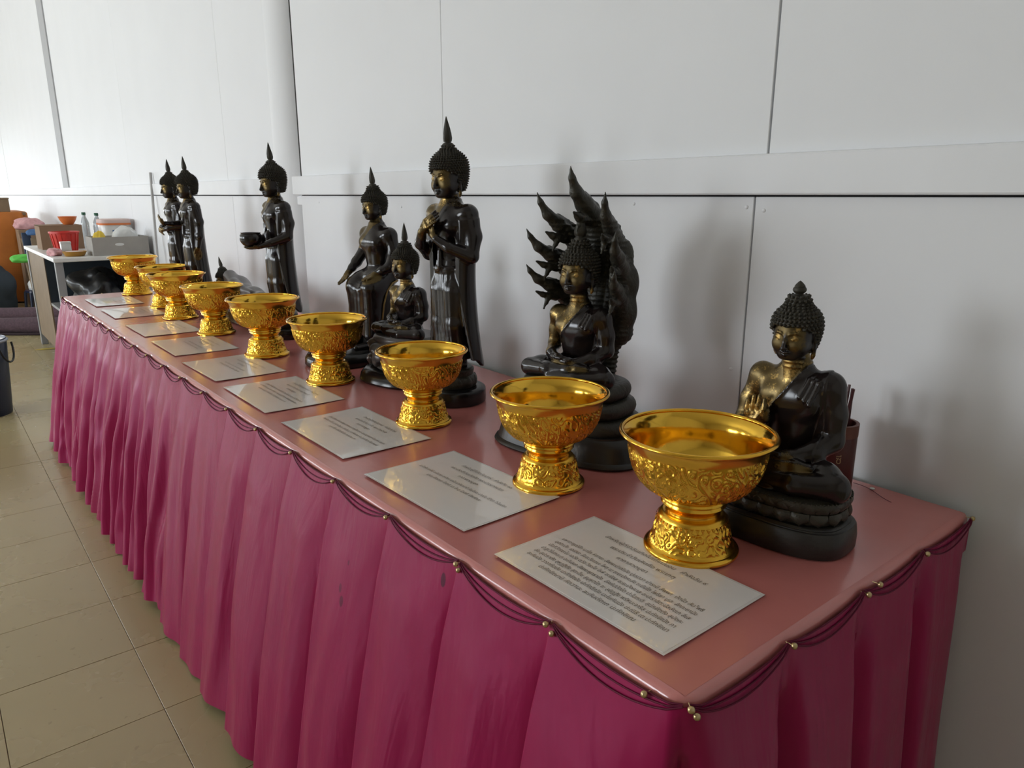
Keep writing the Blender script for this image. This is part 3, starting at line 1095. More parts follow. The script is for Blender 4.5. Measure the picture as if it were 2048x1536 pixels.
def hair_mesh(sp, hgt, HPR=HPR):
    """hair cap with rows of small pointed curls"""
    c = Clay((-0.44, -0.46, 0.02), (0.44, 0.52, 1.06), 0.016)

    def fn(X, Y, Z):
        r = crom(HPZ, HPR, Z)
        q = np.sqrt(X ** 2 + ((Y - HC) / 1.07) ** 2)
        d = np.maximum(q - r, np.maximum(0.08 - Z, Z - 1.0))
        front = np.minimum(hairline(X) - Z, 0.02 - Y + 0.10 * (0.4 - Z))
        return np.maximum(d, front * 0.8)
    c.put(fn, (-0.42, -0.42, 0.04), (0.42, 0.5, 1.03))
    me = c.mesh('hair', M['hair'])
    n = len(me.vertices)
    P = np.zeros(n * 3, np.float32)
    me.vertices.foreach_get('co', P)
    V = [tuple(v) for v in P.reshape(-1, 3)]
    F = [tuple(p.vertices) for p in me.polygons]
    row = 0
    z = 0.12
    while z < 0.985:
        r = float(crom(HPZ, HPR, np.array(z)))
        dr = float(crom(HPZ, HPR, np.array(z + 0.01)) - crom(HPZ, HPR, np.array(z - 0.01))) / 0.02
        cnt = max(8, int(2 * PI * r * 1.03 / sp))
        for i in range(cnt):
            a = 2 * PI * (i + 0.5 * (row % 2)) / cnt
            x, y = r * math.cos(a), HC + 1.07 * r * math.sin(a)
            if not (z > hairline(x) - 0.005 or y > 0.0 - 0.10 * (0.4 - z)):
                continue
            nrm = Vector((math.cos(a), math.sin(a), -dr)).normalized()
            u = nrm.cross(Vector((0, 0, 1))).normalized()
            w = nrm.cross(u)
            p = Vector((x, y, z))
            b = len(V)
            R = sp * 0.47
            for rr, hh in ((1.0, -0.25), (0.86, 0.35), (0.42, 0.82)):
                for k in range(7):
                    t = 2 * PI * k / 7
                    V.append(tuple(p + (u * math.cos(t) + w * math.sin(t)) * R * rr + nrm * hgt * hh))
            V.append(tuple(p + nrm * hgt))
            for lv in range(2):
                for k in range(7):
                    l = (k + 1) % 7
                    F.append((b + lv * 7 + k, b + lv * 7 + l, b + lv * 7 + 7 + l, b + lv * 7 + 7 + k))
            for k in range(7):
                F.append((b + 14 + k, b + 14 + (k + 1) % 7, b + 21))
        slope = math.sqrt(1 + dr * dr)
        z += sp * 0.86 / slope
        row += 1
    bpy.data.meshes.remove(me)
    return mesh_data('hair', V, F, M['hair'])


HEAD = head_mesh()
HAIR_BIG = hair_mesh(0.068, 0.042)
HAIR_FINE = hair_mesh(0.054, 0.040)
HAIR_ROUND = hair_mesh(0.054, 0.040, HPR_ROUND)


def flame_mesh(L, w):
    """slender flame: a fluted spire on a ring of small leaves"""
    prof = [(0.13, -0.03), (0.135, 0.0), (0.115, 0.02), (0.12, 0.035), (0.095, 0.06), (0.062 * w, 0.075), (0.080 * w, 0.10), (0.088 * w, 0.16),
            (0.080 * w, 0.16 + 0.22 * L), (0.062 * w, 0.16 + 0.45 * L), (0.040 * w, 0.16 + 0.68 * L), (0.022 * w, 0.16 + 0.86 * L), (0.004, 0.16 + L)]
    n = 20
    V, F = [], []
    for r, z in prof:
        for i in range(n):
            a = 2 * PI * i / n
            fl = 1 + (0.10 * math.cos(5 * a + z * 9) if z > 0.09 else 0.05 * math.cos(10 * a))
            V.append((r * fl * math.cos(a), r * fl * math.sin(a), z))
    for j in range(len(prof) - 1):
        for i in range(n):
            k = (i + 1) % n
            F.append((j * n + i, j * n + k, (j + 1) * n + k, (j + 1) * n + i))
    F.append(tuple(range(n - 1, -1, -1)))
    return mesh_data('flame', V, F, M['hair'])


FLAME = flame_mesh(0.42, 1.0)
FLAME_SHORT = flame_mesh(0.30, 1.35)
BUD = mesh_data('lotus_bud', *lathe_vf(refine([(0.10, -0.04), (0.135, -0.01), (0.105, 0.01), (0.062, 0.03), (0.082, 0.05), (0.105, 0.085), (0.098, 0.125), (0.078, 0.145), (0.084, 0.150), (0.070, 0.175), (0.040, 0.21), (0.006, 0.24)], 3), 28), M['hair'])


def add_head(parent, u, z_chin, y=0.0, x=0.0, hair=None, top=None, topname='flame', rot=(0, 0, 0)):
    h = obj('head', HEAD, parent, loc=(x, y, z_chin), rot=rot, scale=(u, u, u))
    g = obj('hair', hair or HAIR_FINE, h)
    obj(topname, top or FLAME, g, loc=(0, HC, 0.985))
    return h


# ------------------------------------------------------------------ statues: hands
def hand(c, wrist, palm, tip, side, u, spread=1.0, curl=0.0):
    """palm and five fingers: from wrist over palm centre to fingertips; side = direction of the thumb; u = finger radius"""
    w, p, t = Vector(wrist), Vector(palm), Vector(tip)
    sd = Vector(side).normalized()
    ax = (t - p).normalized()
    nrm = ax.cross(sd).normalized()
    c.limb([(*w, u * 2.2), (*(w.lerp(p, 0.6)), u * 2.3)], u)
    for k in (-1.1, 0, 1.1):
        c.limb([(*(w.lerp(p, 0.45) + sd * u * k * 1.2), u * 1.5), (*(p + ax * u * 1.5 + sd * u * k * 1.9), u * 1.3)], u * 0.8)
    L = (t - p).length
    for k, ln in ((1.5, 0.86), (0.5, 1.0), (-0.5, 0.96), (-1.5, 0.74)):
        a = p + ax * u * 1.2 + sd * (u * 1.95 * k)
        m = p + ax * (L * 0.55 * ln) + sd * (u * 2.0 * k * spread)
        e = p + ax * (L * ln) + sd * (u * 2.0 * k * spread) + nrm * curl * L
        c.limb([(*a, u), (*m, u * 0.95), (*e, u * 0.72)], u * 0.2)
    b = w.lerp(p, 0.5) + sd * u * 2.2
    c.limb([(*b, u * 1.15), (*(b + sd * u * 2.2 + ax * L * 0.22), u * 1.0), (*(b + sd * u * 2.6 + ax * L * 0.55), u * 0.75)], u * 0.3)


# ------------------------------------------------------------------ statues: seated body, unit = seat to base of neck
def seated_clay(h, pose):
    c = Clay((-0.80, -0.70, -0.04), (0.80, 0.50, 1.16), h)
    c.ball((0, 0.08, 0.13), (0.31, 0.24, 0.17))
    c.loft([(0.08, 0, 0.07, 0.27, 0.20), (0.28, 0, 0.06, 0.225, 0.165), (0.46, 0, 0.05, 0.245, 0.17), (0.66, 0, 0.04, 0.305, 0.195), (0.80, 0, 0.045, 0.325, 0.185), (0.92, 0, 0.06, 0.235, 0.14), (1.0, 0, 0.06, 0.12, 0.11)], 0.05)
    c.limb([(0, 0.06, 0.90, 0.14), (0, 0.05, 1.10, 0.095)], 0.10)
    for s in (-1, 1):
        c.ball((s * 0.14, -0.085, 0.70), (0.135, 0.06, 0.10), 0.08)
        c.ball((s * 0.325, 0.06, 0.845), (0.125, 0.12, 0.115), 0.09)
        # thigh, knee
        c.limb([(s * 0.18, 0.02, 0.14, 0.155), (s * 0.46, -0.16, 0.135, 0.135), (s * 0.60, -0.24, 0.120, 0.115)], 0.06)
    # lower leg beneath (its left), then the right one laid over it
    c.limb([(0.60, -0.24, 0.105, 0.115), (0.25, -0.41, 0.095, 0.095), (-0.15, -0.40, 0.085, 0.07)], 0.03)
    c.limb([(-0.60, -0.24, 0.125, 0.115), (-0.22, -0.36, 0.165, 0.092), (0.10, -0.345, 0.195, 0.062)], 0.03)
    c.limb([(0.08, -0.345, 0.200, 0.058), (0.22, -0.31, 0.215, 0.060), (0.33, -0.27, 0.215, 0.040)], 0.03)
    for k in range(4):
        c.limb([(0.31, -0.30 + 0.022 * k, 0.225, 0.017), (0.375 - 0.008 * k, -0.29 + 0.026 * k, 0.228, 0.015)], 0.004)
    # left arm, hand in the lap
    c.limb([(0.350, 0.07, 0.83, 0.120), (0.390, 0.085, 0.62, 0.112), (0.405, 0.075, 0.42, 0.104)], 0.05)
    c.limb([(0.405, 0.075, 0.41, 0.100), (0.32, -0.11, 0.325, 0.082), (0.17, -0.245, 0.275, 0.055)], 0.035)
    hand(c, (0.17, -0.245, 0.275), (0.08, -0.275, 0.265), (-0.15, -0.26, 0.262), (0, -0.95, 0.25), 0.024)
    if pose == 'meditate':
        c.limb([(-0.350, 0.07, 0.83, 0.110), (-0.395, 0.085, 0.62, 0.094), (-0.420, 0.075, 0.42, 0.084)], 0.05)
        c.limb([(-0.420, 0.075, 0.42, 0.082), (-0.33, -0.12, 0.34, 0.068), (-0.17, -0.255, 0.315, 0.050)], 0.035)
        hand(c, (-0.17, -0.255, 0.315), (-0.07, -0.285, 0.312), (0.16, -0.275, 0.308), (0, -0.95, 0.25), 0.024)
    else:
        c.limb([(-0.355, 0.06, 0.83, 0.105), (-0.435, 0.03, 0.62, 0.092), (-0.470, -0.02, 0.43, 0.084)], 0.05)
        c.limb([(-0.470, -0.02, 0.43, 0.086), (-0.37, -0.17, 0.43, 0.072), (-0.26, -0.265, 0.47, 0.054)], 0.035)
        hand(c, (-0.26, -0.265, 0.47), (-0.235, -0.295, 0.545), (-0.215, -0.305, 0.735), (1, 0.2, 0.0), 0.026, 1.0, 0.03)
    c.limb([(0.30, 0.10, 0.74, 0.10), (0.31, 0.11, 0.50, 0.09), (0.27, 0.10, 0.30, 0.09)], 0.05)
    # robe: raised hem from the left shoulder across the chest to the right hip, folded sash on the shoulder
    def hem(X, Y, Z):
        l = (X + 0.36) * 0.80 - (Z - 0.34) * 0.60
        front = (Y < 0.10)
        inside = (np.abs(X) < 0.34) & (Z > 0.25) & (Z < 1.0)
        return -(0.010 * np.exp(-(l / 0.018) ** 2) + 0.008 * (l > 0)) * front * inside
    c.put(hem, (-0.4, -0.3, 0.2), (0.4, 0.2, 1.02), 0, 'disp')
    for dx in (0.0, 0.045, 0.09):
        c.limb([(0.26 + dx * 0.8, 0.10, 0.945 - dx * 0.25, 0.022), (0.19 + dx, -0.075, 0.90 - dx * 0.2, 0.022), (0.145 + dx, -0.165, 0.76 - dx * 0.55, 0.019)], 0.012)
    # cuff folds over the ankles and cloth between the feet
    c.put(lambda X, Y, Z: -0.007 * np.exp(-((np.sqrt(X * X + (Y - 0.15) ** 2) - 0.52) / 0.02) ** 2) * (Z > 0.14) * (Z < 0.26), (-0.5, -0.45, 0.1), (0.5, 0, 0.28), 0, 'disp')
    c.ball((0.02, -0.40, 0.03), (0.15, 0.10, 0.035), 0.02)

    def gold(x, y, z):
        l = (x + 0.36) * 0.80 - (z - 0.34) * 0.60
        bare = (l < 0.0) & (z > 0.30) & (y < 0.16)
        g = 0.62 * bare
        g = np.maximum(g, 0.75 * blob((-0.23, -0.29, 0.60), (0.13, 0.10, 0.16), x, y, z) * (pose != 'meditate'))
        g = np.maximum(g, 0.50 * blob((0.0, -0.28, 0.27), (0.22, 0.10, 0.07), x, y, z))
        g = np.maximum(g, 0.45 * blob((0.20, -0.33, 0.21), (0.20, 0.10, 0.05), x, y, z))
        return g
    return c, gold


def seated_body(parent, T, zs, h, pose, mat):
    c, gold = seated_clay(h / T, pose)
    me = c.mesh('body', mat, gold)
    return obj('body', me, parent, loc=(0, 0, zs), scale=(T, T, T))


def petal_mesh(w, h, d, mat):
    """one lotus petal, lower edge at 0, tip up, bulging towards -Y"""
    V, F = [], []
    nu, nv = 8, 6
    for j in range(nv):
        v = j / (nv - 1)
        ww = w * (1 - v ** 2.2) ** 0.6 * (0.78 + 0.5 * v - 0.28 * v * v)
        for i in range(nu):
            q = 2 * i / (nu - 1) - 1
            V.append((ww * 0.5 * q, -d * (math.sin(PI * min(v * 0.85 + 0.12, 1)) * (1 - 0.75 * q * q)) - 0.15 * d * v ** 3, h * v * (1 - 0.10 * q * q)))
    n = len(V)
    V += [(x, 0.25 * d, z) for x, y, z in V[:]]
    for j in range(nv - 1):
        for i in range(nu - 1):
            a = j * nu + i
            F.append((a, a + 1, a + nu + 1, a + nu))
            F.append((n + a, n + a + nu, n + a + nu + 1, n + a + 1))
    for j in range(nv - 1):
        for i in (0, nu - 1):
            a = j * nu + i
            F.append((a, a + nu, n + a + nu, n + a))
    for i in range(nu - 1):
        F.append((i, n + i, n + i + 1, i + 1))
    return fix_normals(mesh_data('petal', V, F, mat))


def super_pt(t, a, b, e):
    c, s = math.cos(t), math.sin(t)
    p = Vector((a * math.copysign(abs(c) ** (2 / e), c), b * math.copysign(abs(s) ** (2 / e), s), 0))
    nn = Vector((math.copysign(abs(p.x / a) ** (e - 1), p.x) / a, math.copysign(abs(p.y / b) ** (e - 1), p.y) / b, 0)).normalized()
    return p, nn


def ring_of_petals(parent, me, count, a, b, z, e=2.6, lean=0.0, phase=0.0, flip=False):
    # even spacing along the outline
    T = np.linspace(0, 2 * PI, 721)
    P = np.array([super_pt(t, a, b, e)[0][:2] for t in T])
    L = np.concatenate([[0], np.cumsum(np.linalg.norm(np.diff(P, axis=0), axis=1))])
    for k in range(count):
        t = float(np.interp(((k + phase) / count) % 1.0 * L[-1], L, T))
        p, n = super_pt(t, a, b, e)
        o = obj('petal', me, parent, loc=(p.x, p.y, z))
        o.rotation_euler = (lean, 0 if not flip else PI, math.atan2(n.y, n.x) + PI / 2)


STATUE_GROUP = 'dark bronze statues on the display table'
TT = TZ + 0.0016

# --- seated figure with the raised hand (nearest)
st = thing('seated_statue', 'seated bronze statue with raised hand and gold chest, nearest on the table', 'statue', (-0.566, 0.998, TT), math.radians(5), STATUE_GROUP)
V, F = super_vf([(0.0, 0.116, 0.072), (0.003, 0.118, 0.074), (0.020, 0.1185, 0.0745), (0.036, 0.1165, 0.0725), (0.0395, 0.1145, 0.0705), (0.0400, 0.110, 0.0685), (0.0415, 0.108, 0.068), (0.043, 0.1085, 0.0685), (0.046, 0.105, 0.066)], 96, 2.9)
mobj('plinth', V, F, M['base'], st)
V, F = super_vf([(0.044, 0.096, 0.057), (0.050, 0.103, 0.065), (0.058, 0.106, 0.068), (0.064, 0.103, 0.065), (0.067, 0.101, 0.063), (0.072, 0.106, 0.068), (0.079, 0.108, 0.070), (0.083, 0.106, 0.068), (0.0845, 0.100, 0.062), (0.086, 0.095, 0.057)], 96, 2.7)
lo = mobj('lotus_seat', V, F, M['lotus'], st)
pm = petal_mesh(0.030, 0.020, 0.0055, M['lotus'])
ring_of_petals(lo, pm, 22, 0.1035, 0.0655, 0.0665, 2.7, 0.0, 0, True)
pm2 = petal_mesh(0.021, 0.015, 0.0035, M['lotus'])
ring_of_petals(lo, pm2, 30, 0.1035, 0.0655, 0.0675, 2.7, 0.20, 0.5)
bead = mesh_data('bead', *lathe_vf([(0.0006, -0.0016), (0.0016, -0.0008), (0.0016, 0.0008), (0.0006, 0.0016)], 6), M['lotus'])
for k in range(72):
    p, n = super_pt(2 * PI * k / 72, 0.1065, 0.0685, 2.7)
    obj('bead', bead, lo, loc=(p.x, p.y, 0.0835))
sb = seated_body(st, 0.187, 0.083, 0.0019, 'teach', M['bronze'])
sb.scale.y *= 0.77
sb.scale.x *= 0.86
sb.location.y = 0.014
add_head(st, 0.0925, 0.283, 0.006, hair=HAIR_BIG, top=BUD, topname='lotus_bud', rot=(0.05, 0, 0))

# --- meditating figure under the serpent hood
st = thing('serpent_statue', 'bronze statue seated in meditation under a hood of seven serpent heads', 'statue', (-1.062, 1.030, TT), math.radians(12), STATUE_GROUP)
V, F = super_vf([(0.0, 0.177, 0.113), (0.004, 0.180, 0.116), (0.010, 0.177, 0.113), (0.012, 0.172, 0.109), (0.040, 0.164, 0.103), (0.050, 0.158, 0.097), (0.053, 0.150, 0.092), (0.056, 0.150, 0.092)], 96, 3.0)
mobj('plinth', V, F, M['base'], st)
z = 0.050
for k, (a, b) in enumerate(((0.142, 0.094), (0.128, 0.088), (0.116, 0.082))):
    pr = [(z + 0.017 - 0.017 * math.cos(t), a - 0.014 + 0.014 * math.sin(t), b - 0.014 + 0.014 * math.sin(t)) for t in np.linspace(0, PI, 9)]
    V, F = super_vf(pr, 96, 2.7)
    cl = mobj('coil', V, F, M['naga'], st)
    z += 0.0335


def naga_clay():
    c = Clay((-0.17, -0.12, 0.08), (0.17, 0.15, 0.60), 0.0024)
    # broad hood behind the back
    st_ = [(0.13, 0, 0.075, 0.046, 0.020), (0.20, 0, 0.078, 0.052, 0.020), (0.27, 0, 0.080, 0.066, 0.021), (0.33, 0, 0.078, 0.076, 0.022), (0.39, 0, 0.074, 0.072, 0.022), (0.44, 0, 0.068, 0.054, 0.020), (0.48, 0, 0.062, 0.028, 0.016)]
    c.loft(st_, 0.02)
    heads = [(0.0, 0.488, 0.0, 0.572, 1.2)]
    for s in (-1, 1):
        heads += [(s * 0.046, 0.448, s * 0.080, 0.524, 1.0), (s * 0.064, 0.388, s * 0.106, 0.452, 0.92), (s * 0.066, 0.326, s * 0.106, 0.380, 0.85)]
    for hx, hz, tx, tz, w in heads:
        dx, dz = tx - hx, tz - hz
        # neck rising out of the hood, bending forward and outward into the pointed snout
        c.limb([(hx * 0.45, 0.08, 0.22, 0.018), (hx * 0.85, 0.080, hz - 0.085, 0.021), (hx * 0.98, 0.072, hz - 0.045, 0.019 * w), (hx + 0.15 * dx, 0.046, hz - 0.012, 0.0175 * w)], 0.014)
        c.limb([(hx + 0.15 * dx, 0.046, hz - 0.012, 0.0175 * w), (hx + 0.42 * dx, 0.014, hz + 0.16 * dz, 0.0150 * w), (hx + 0.66 * dx, -0.014, hz + 0.42 * dz, 0.0105 * w), (hx + 0.86 * dx, -0.030, hz + 0.74 * dz, 0.0055 * w), (tx, -0.036, tz, 0.0012)], 0.006)
        # lower jaw, beard
        c.limb([(hx + 0.22 * dx, 0.026, hz - 0.018, 0.0095 * w), (hx + 0.48 * dx, -0.006, hz - 0.010, 0.0070 * w), (hx + 0.62 * dx, -0.022, hz - 0.002, 0.0025)], 0.003)
        c.limb([(hx + 0.32 * dx, 0.006, hz - 0.016, 0.0080 * w), (hx + 0.36 * dx, -0.010, hz - 0.040, 0.0012)], 0.003)
        # crest running back from the brow
        c.limb([(hx + 0.5 * dx, 0.014, hz + 0.40 * dz, 0.004 * w), (hx + 0.2 * dx, 0.052, hz + 0.008, 0.007 * w), (hx, 0.082, hz - 0.035, 0.006)], 0.006)
        for sd in (-1, 1):
            c.ball((hx + dx * 0.42 + sd * 0.011 * w, 0.010, hz + 0.2 * dz + 0.004), 0.0042 * w, 0.002)
    # belly scales of the hood, grooves between the necks
    c.put(lambda X, Y, Z: -0.0014 * np.clip(np.sin(Z * 620), 0, 1) * (np.abs(X) < 0.08), (-0.12, 0, 0.14), (0.12, 0.16, 0.46), 0, 'disp')
    c.put(lambda X, Y, Z: 0.0028 * np.exp(-((np.abs(X) - 0.15 * (Z - 0.14)) / 0.004) ** 2), (-0.12, 0, 0.2), (0.12, 0.16, 0.46), 0, 'disp')
    for s in (-1, 1):
        for zz, rr in ((0.345, 0.022), (0.285, 0.020), (0.40, 0.018)):
            c.ball((s * (0.074 if zz != 0.40 else 0.062), 0.078, zz), (rr * 0.8, rr * 0.8, rr * 1.5), 0.012)
    return c


obj('serpent_hood', naga_clay().mesh('serpent_hood', M['naga']), st)
seated_body(st, 0.156, 0.147, 0.0020, 'meditate', M['bronze'])
add_head(st, 0.104, 0.328, -0.002, hair=HAIR_BIG, top=FLAME_SHORT)

# --- standing figures
def standing_clay(h, pose):
    c = Clay((-0.125, -0.15, -0.004), (0.125, 0.10, 0.47), h)
    # skirted legs with the two shins showing through
    c.loft([(0.030, 0, 0.006, 0.060, 0.042), (0.10, 0, 0.006, 0.054, 0.040), (0.17, 0, 0.006, 0.056, 0.042), (0.215, 0, 0.006, 0.057, 0.043), (0.255, 0, 0.006, 0.050, 0.038), (0.275, 0, 0.006, 0.046, 0.034)], 0.004)
    for s in (-1, 1):
        c.limb([(s * 0.024, -0.006, 0.20, 0.031), (s * 0.023, -0.010, 0.115, 0.026), (s * 0.022, -0.008, 0.05, 0.025)], 0.012)
        # feet
        c.limb([(s * 0.022, 0.012, 0.030, 0.014), (s * 0.022, 0.012, 0.010, 0.013)], 0.008)
        c.limb([(s * 0.022, 0.012, 0.010, 0.012), (s * 0.024, -0.040, 0.007, 0.010)], 0.006)
        for k in range(5):
            c.limb([(s * (0.014 + 0.0048 * k), -0.040, 0.006, 0.0036), (s * (0.014 + 0.0048 * k), -0.052 + 0.0022 * k, 0.005, 0.003)], 0.001)
    c.loft([(0.24, 0, 0.004, 0.042, 0.033), (0.275, 0, 0.003, 0.040, 0.031), (0.31, 0, 0.002, 0.042, 0.032), (0.345, 0, 0.000, 0.050, 0.036), (0.375, 0, 0.001, 0.056, 0.036), (0.400, 0, 0.004, 0.046, 0.030), (0.420, 0, 0.006, 0.024, 0.022)], 0.008)
    c.limb([(0, 0.006, 0.40, 0.026), (0, 0.004, 0.445, 0.018)], 0.016)
    for s in (-1, 1):
        c.ball((s * 0.024, -0.022, 0.362), (0.026, 0.016, 0.020), 0.014)
        c.ball((s * 0.056, 0.006, 0.390), (0.024, 0.024, 0.022), 0.018)
    # belt
    c.loft([(0.246, 0, 0.002, 0.0455, 0.0370), (0.254, 0, 0.002, 0.0470, 0.0385), (0.262, 0, 0.002, 0.0455, 0.0370)], 0.002)
    c.limb([(0.0, -0.034, 0.300, 0.007), (0.0, -0.036, 0.262, 0.007)], 0.008)
    # hanging front panel and fold grooves
    c.put(lambda X, Y, Z: 0.0013 * (np.exp(-((np.abs(X) - 0.012) / 0.0034) ** 2) + 0.7 * np.exp(-((np.abs(X) - 0.026 - 0.02 * (0.24 - Z)) / 0.003) ** 2)) * (Y < 0.0) * (Z < 0.245), (-0.06, -0.08, 0.02), (0.06, 0.02, 0.25), 0, 'disp')
    # outer robe: a sheet behind the body flaring to pointed corners at the hem
    wav_ = lambda X, Y, Z: np.maximum(-0.022 - Y + 0.10 * np.maximum(0, 0.20 - Z), 0.020 + 0.30 * np.maximum(0, 0.055 - np.abs(X)) + 0.010 * np.cos(np.arctan2(Y, X) * 7) - Z)
    c.loft([(0.006, 0, 0.006, 0.083, 0.062), (0.06, 0, 0.006, 0.075, 0.054), (0.15, 0, 0.006, 0.064, 0.048), (0.24, 0, 0.006, 0.061, 0.044), (0.32, 0, 0.006, 0.067, 0.042), (0.375, 0, 0.006, 0.074, 0.036)], 0.004, shell=0.0040, clip=wav_)
    # arms
    L = 0.0036
    if pose == 'chest':
        for s in (-1, 1):
            c.limb([(s * 0.062, 0.008, 0.385, 0.0215), (s * 0.074, 0.010, 0.335, 0.019), (s * 0.079, -0.002, 0.288, 0.0165)], 0.010)
        c.limb([(0.079, -0.002, 0.288, 0.0165), (0.045, -0.046, 0.310, 0.0135), (0.016, -0.060, 0.330, 0.0100)], 0.006)
        c.limb([(-0.079, -0.002, 0.288, 0.0165), (-0.058, -0.048, 0.315, 0.0135), (-0.030, -0.066, 0.345, 0.0100)], 0.006)
        hand(c, (0.016, -0.060, 0.330), (-0.004, -0.060, 0.345), (-0.034, -0.050, 0.372), (0.3, -0.2, 1), L)
        hand(c, (-0.030, -0.066, 0.345), (-0.015, -0.070, 0.362), (0.022, -0.056, 0.388), (-0.5, 0.1, 0.8), L)
    elif pose == 'alms':
        for s in (-1, 1):
            c.limb([(s * 0.062, 0.008, 0.385, 0.0215), (s * 0.074, 0.014, 0.335, 0.019), (s * 0.078, 0.006, 0.288, 0.0165)], 0.010)
            c.limb([(s * 0.078, 0.006, 0.288, 0.0165), (s * 0.056, -0.045, 0.268, 0.0135), (s * 0.036, -0.078, 0.256, 0.0095)], 0.006)
            hand(c, (s * 0.036, -0.078, 0.256), (s * 0.025, -0.092, 0.250), (s * 0.006, -0.118, 0.248), (s * 1, -0.3, 0.3), L)
    elif pose == 'offer':
        c.limb([(0.062, 0.008, 0.385, 0.0215), (0.074, 0.016, 0.320, 0.018), (0.077, 0.010, 0.255, 0.0150), (0.074, 0.000, 0.205, 0.0100)], 0.010)
        hand(c, (0.074, 0.000, 0.205), (0.073, -0.002, 0.188), (0.072, -0.006, 0.150), (0, -1, 0), L)
        c.limb([(-0.062, 0.008, 0.385, 0.0215), (-0.074, 0.010, 0.345, 0.019), (-0.078, 0.000, 0.310, 0.0165)], 0.010)
        c.limb([(-0.078, 0.000, 0.310, 0.0165), (-0.068, -0.060, 0.310, 0.0130), (-0.060, -0.100, 0.312, 0.0095)], 0.006)
        hand(c, (-0.060, -0.100, 0.312), (-0.059, -0.114, 0.320), (-0.056, -0.124, 0.352), (1, 0, 0), L)
    else:   # hands folded before the belly
        for s in (-1, 1):
            c.limb([(s * 0.062, 0.008, 0.385, 0.0215), (s * 0.076, 0.012, 0.330, 0.019), (s * 0.080, 0.000, 0.290, 0.0165)], 0.010)
            c.limb([(s * 0.080, 0.000, 0.290, 0.0165), (s * 0.052, -0.045, 0.280, 0.0135), (s * 0.022, -0.066, 0.272, 0.0100)], 0.006)
            hand(c, (s * 0.022, -0.066, 0.272 + 0.004 * s), (s * 0.006, -0.070, 0.268 + 0.004 * s), (-s * 0.026, -0.066, 0.255 + 0.004 * s), (0, -0.5, 0.8), L)
    # robe seam over the chest
    def hem(X, Y, Z):
        l = (X + 0.050) * 0.55 - (Z - 0.300) * 0.35
        return -(0.0016 * np.exp(-(l / 0.003) ** 2)) * (Y < 0.012) * (Z > 0.28) * (Z < 0.415)
    c.put(hem, (-0.06, -0.06, 0.27), (0.06, 0.02, 0.42), 0, 'disp')

    def gold(x, y, z):
        l = (x + 0.050) * 0.55 - (z - 0.300) * 0.35
        g = 0.42 * ((l < -0.006) & (z > 0.34) & (y < 0.01)) + 0.25 * ((z > 0.405) & (y < 0.01))
        cs = {'chest': [((-0.012, -0.062, 0.355), (0.034, 0.02, 0.034))], 'alms': [((0, -0.098, 0.250), (0.045, 0.03, 0.015))],
              'offer': [((-0.058, -0.118, 0.330), (0.02, 0.02, 0.03)), ((0.072, -0.004, 0.175), (0.02, 0.02, 0.03))], 'belly': [((0, -0.068, 0.268), (0.04, 0.02, 0.022))]}[pose]
        for cc, rr in cs:
            g = np.maximum(g, 0.62 * blob(cc, rr, x, y, z))
        return g
    return c, gold


LPM = petal_mesh(0.036, 0.030, 0.008, M['lotus'])
LPM2 = petal_mesh(0.026, 0.018, 0.004, M['lotus'])


def standing_base(st):
    lathe('plinth', refine([(0.082, 0.0), (0.0845, 0.003), (0.0845, 0.030), (0.082, 0.036), (0.076, 0.039), (0.070, 0.040)], 2), M['base_gloss'], st, 72)
    l = lathe('lotus', refine([(0.052, 0.038), (0.058, 0.042), (0.062, 0.052), (0.060, 0.064), (0.054, 0.070), (0.050, 0.073), (0.053, 0.078), (0.0545, 0.084), (0.052, 0.088), (0.044, 0.090)], 2), M['lotus'], st, 72)
    for k in range(12):
        a = 2 * PI * k / 12
        obj('petal', LPM, l, loc=(0.0565 * math.cos(a), 0.0565 * math.sin(a), 0.041), rot=(-0.03, 0, a + PI / 2))
    for k in range(24):
        a = 2 * PI * (k + 0.5) / 24
        obj('petal', LPM2, l, loc=(0.0505 * math.cos(a), 0.0505 * math.sin(a), 0.070), rot=(-0.12, 0, a + PI / 2))


def standing(label, x, y, rz, pose, sc, h):
    st = thing('standing_statue', label, 'statue', (x, y, TT), math.radians(rz), STATUE_GROUP)
    st.scale = (sc, sc, sc)
    standing_base(st)
    c, gold = standing_clay(h, pose)
    obj('body', c.mesh('body', M['bronze'], gold), st, loc=(0, 0, 0.086))
    add_head(st, 0.1175, 0.5155, 0.0, hair=HAIR_ROUND, top=FLAME, rot=(0.06, 0, 0))
    if pose == 'alms':
        lathe('alms_bowl', refine([(0.004, -0.020), (0.022, -0.017), (0.035, -0.004), (0.039, 0.010), (0.037, 0.022), (0.033, 0.027), (0.035, 0.030), (0.031, 0.031), (0.028, 0.026), (0.034, 0.010), (0.028, -0.006), (0.002, -0.014)], 2), M['bronze'], st, 40, cap0=True, cap1=True, loc=(0, -0.098, 0.086 + 0.272))
    return st


standing('tall bronze statue standing with both hands laid on its chest', -1.520, 1.030, 8, 'chest', 1.0, 0.0021)
standing('bronze statue standing and holding an alms bowl before its waist', -2.650, 1.030, 4, 'alms', 1.0, 0.0026)
standing('bronze statue standing with one arm hanging and one forearm held out', -3.610, 1.000, 2, 'offer', 0.985, 0.0030)
standing('bronze statue standing with hands folded, farthest on the table', -3.950, 1.018, 2, 'belly', 0.985, 0.0030)

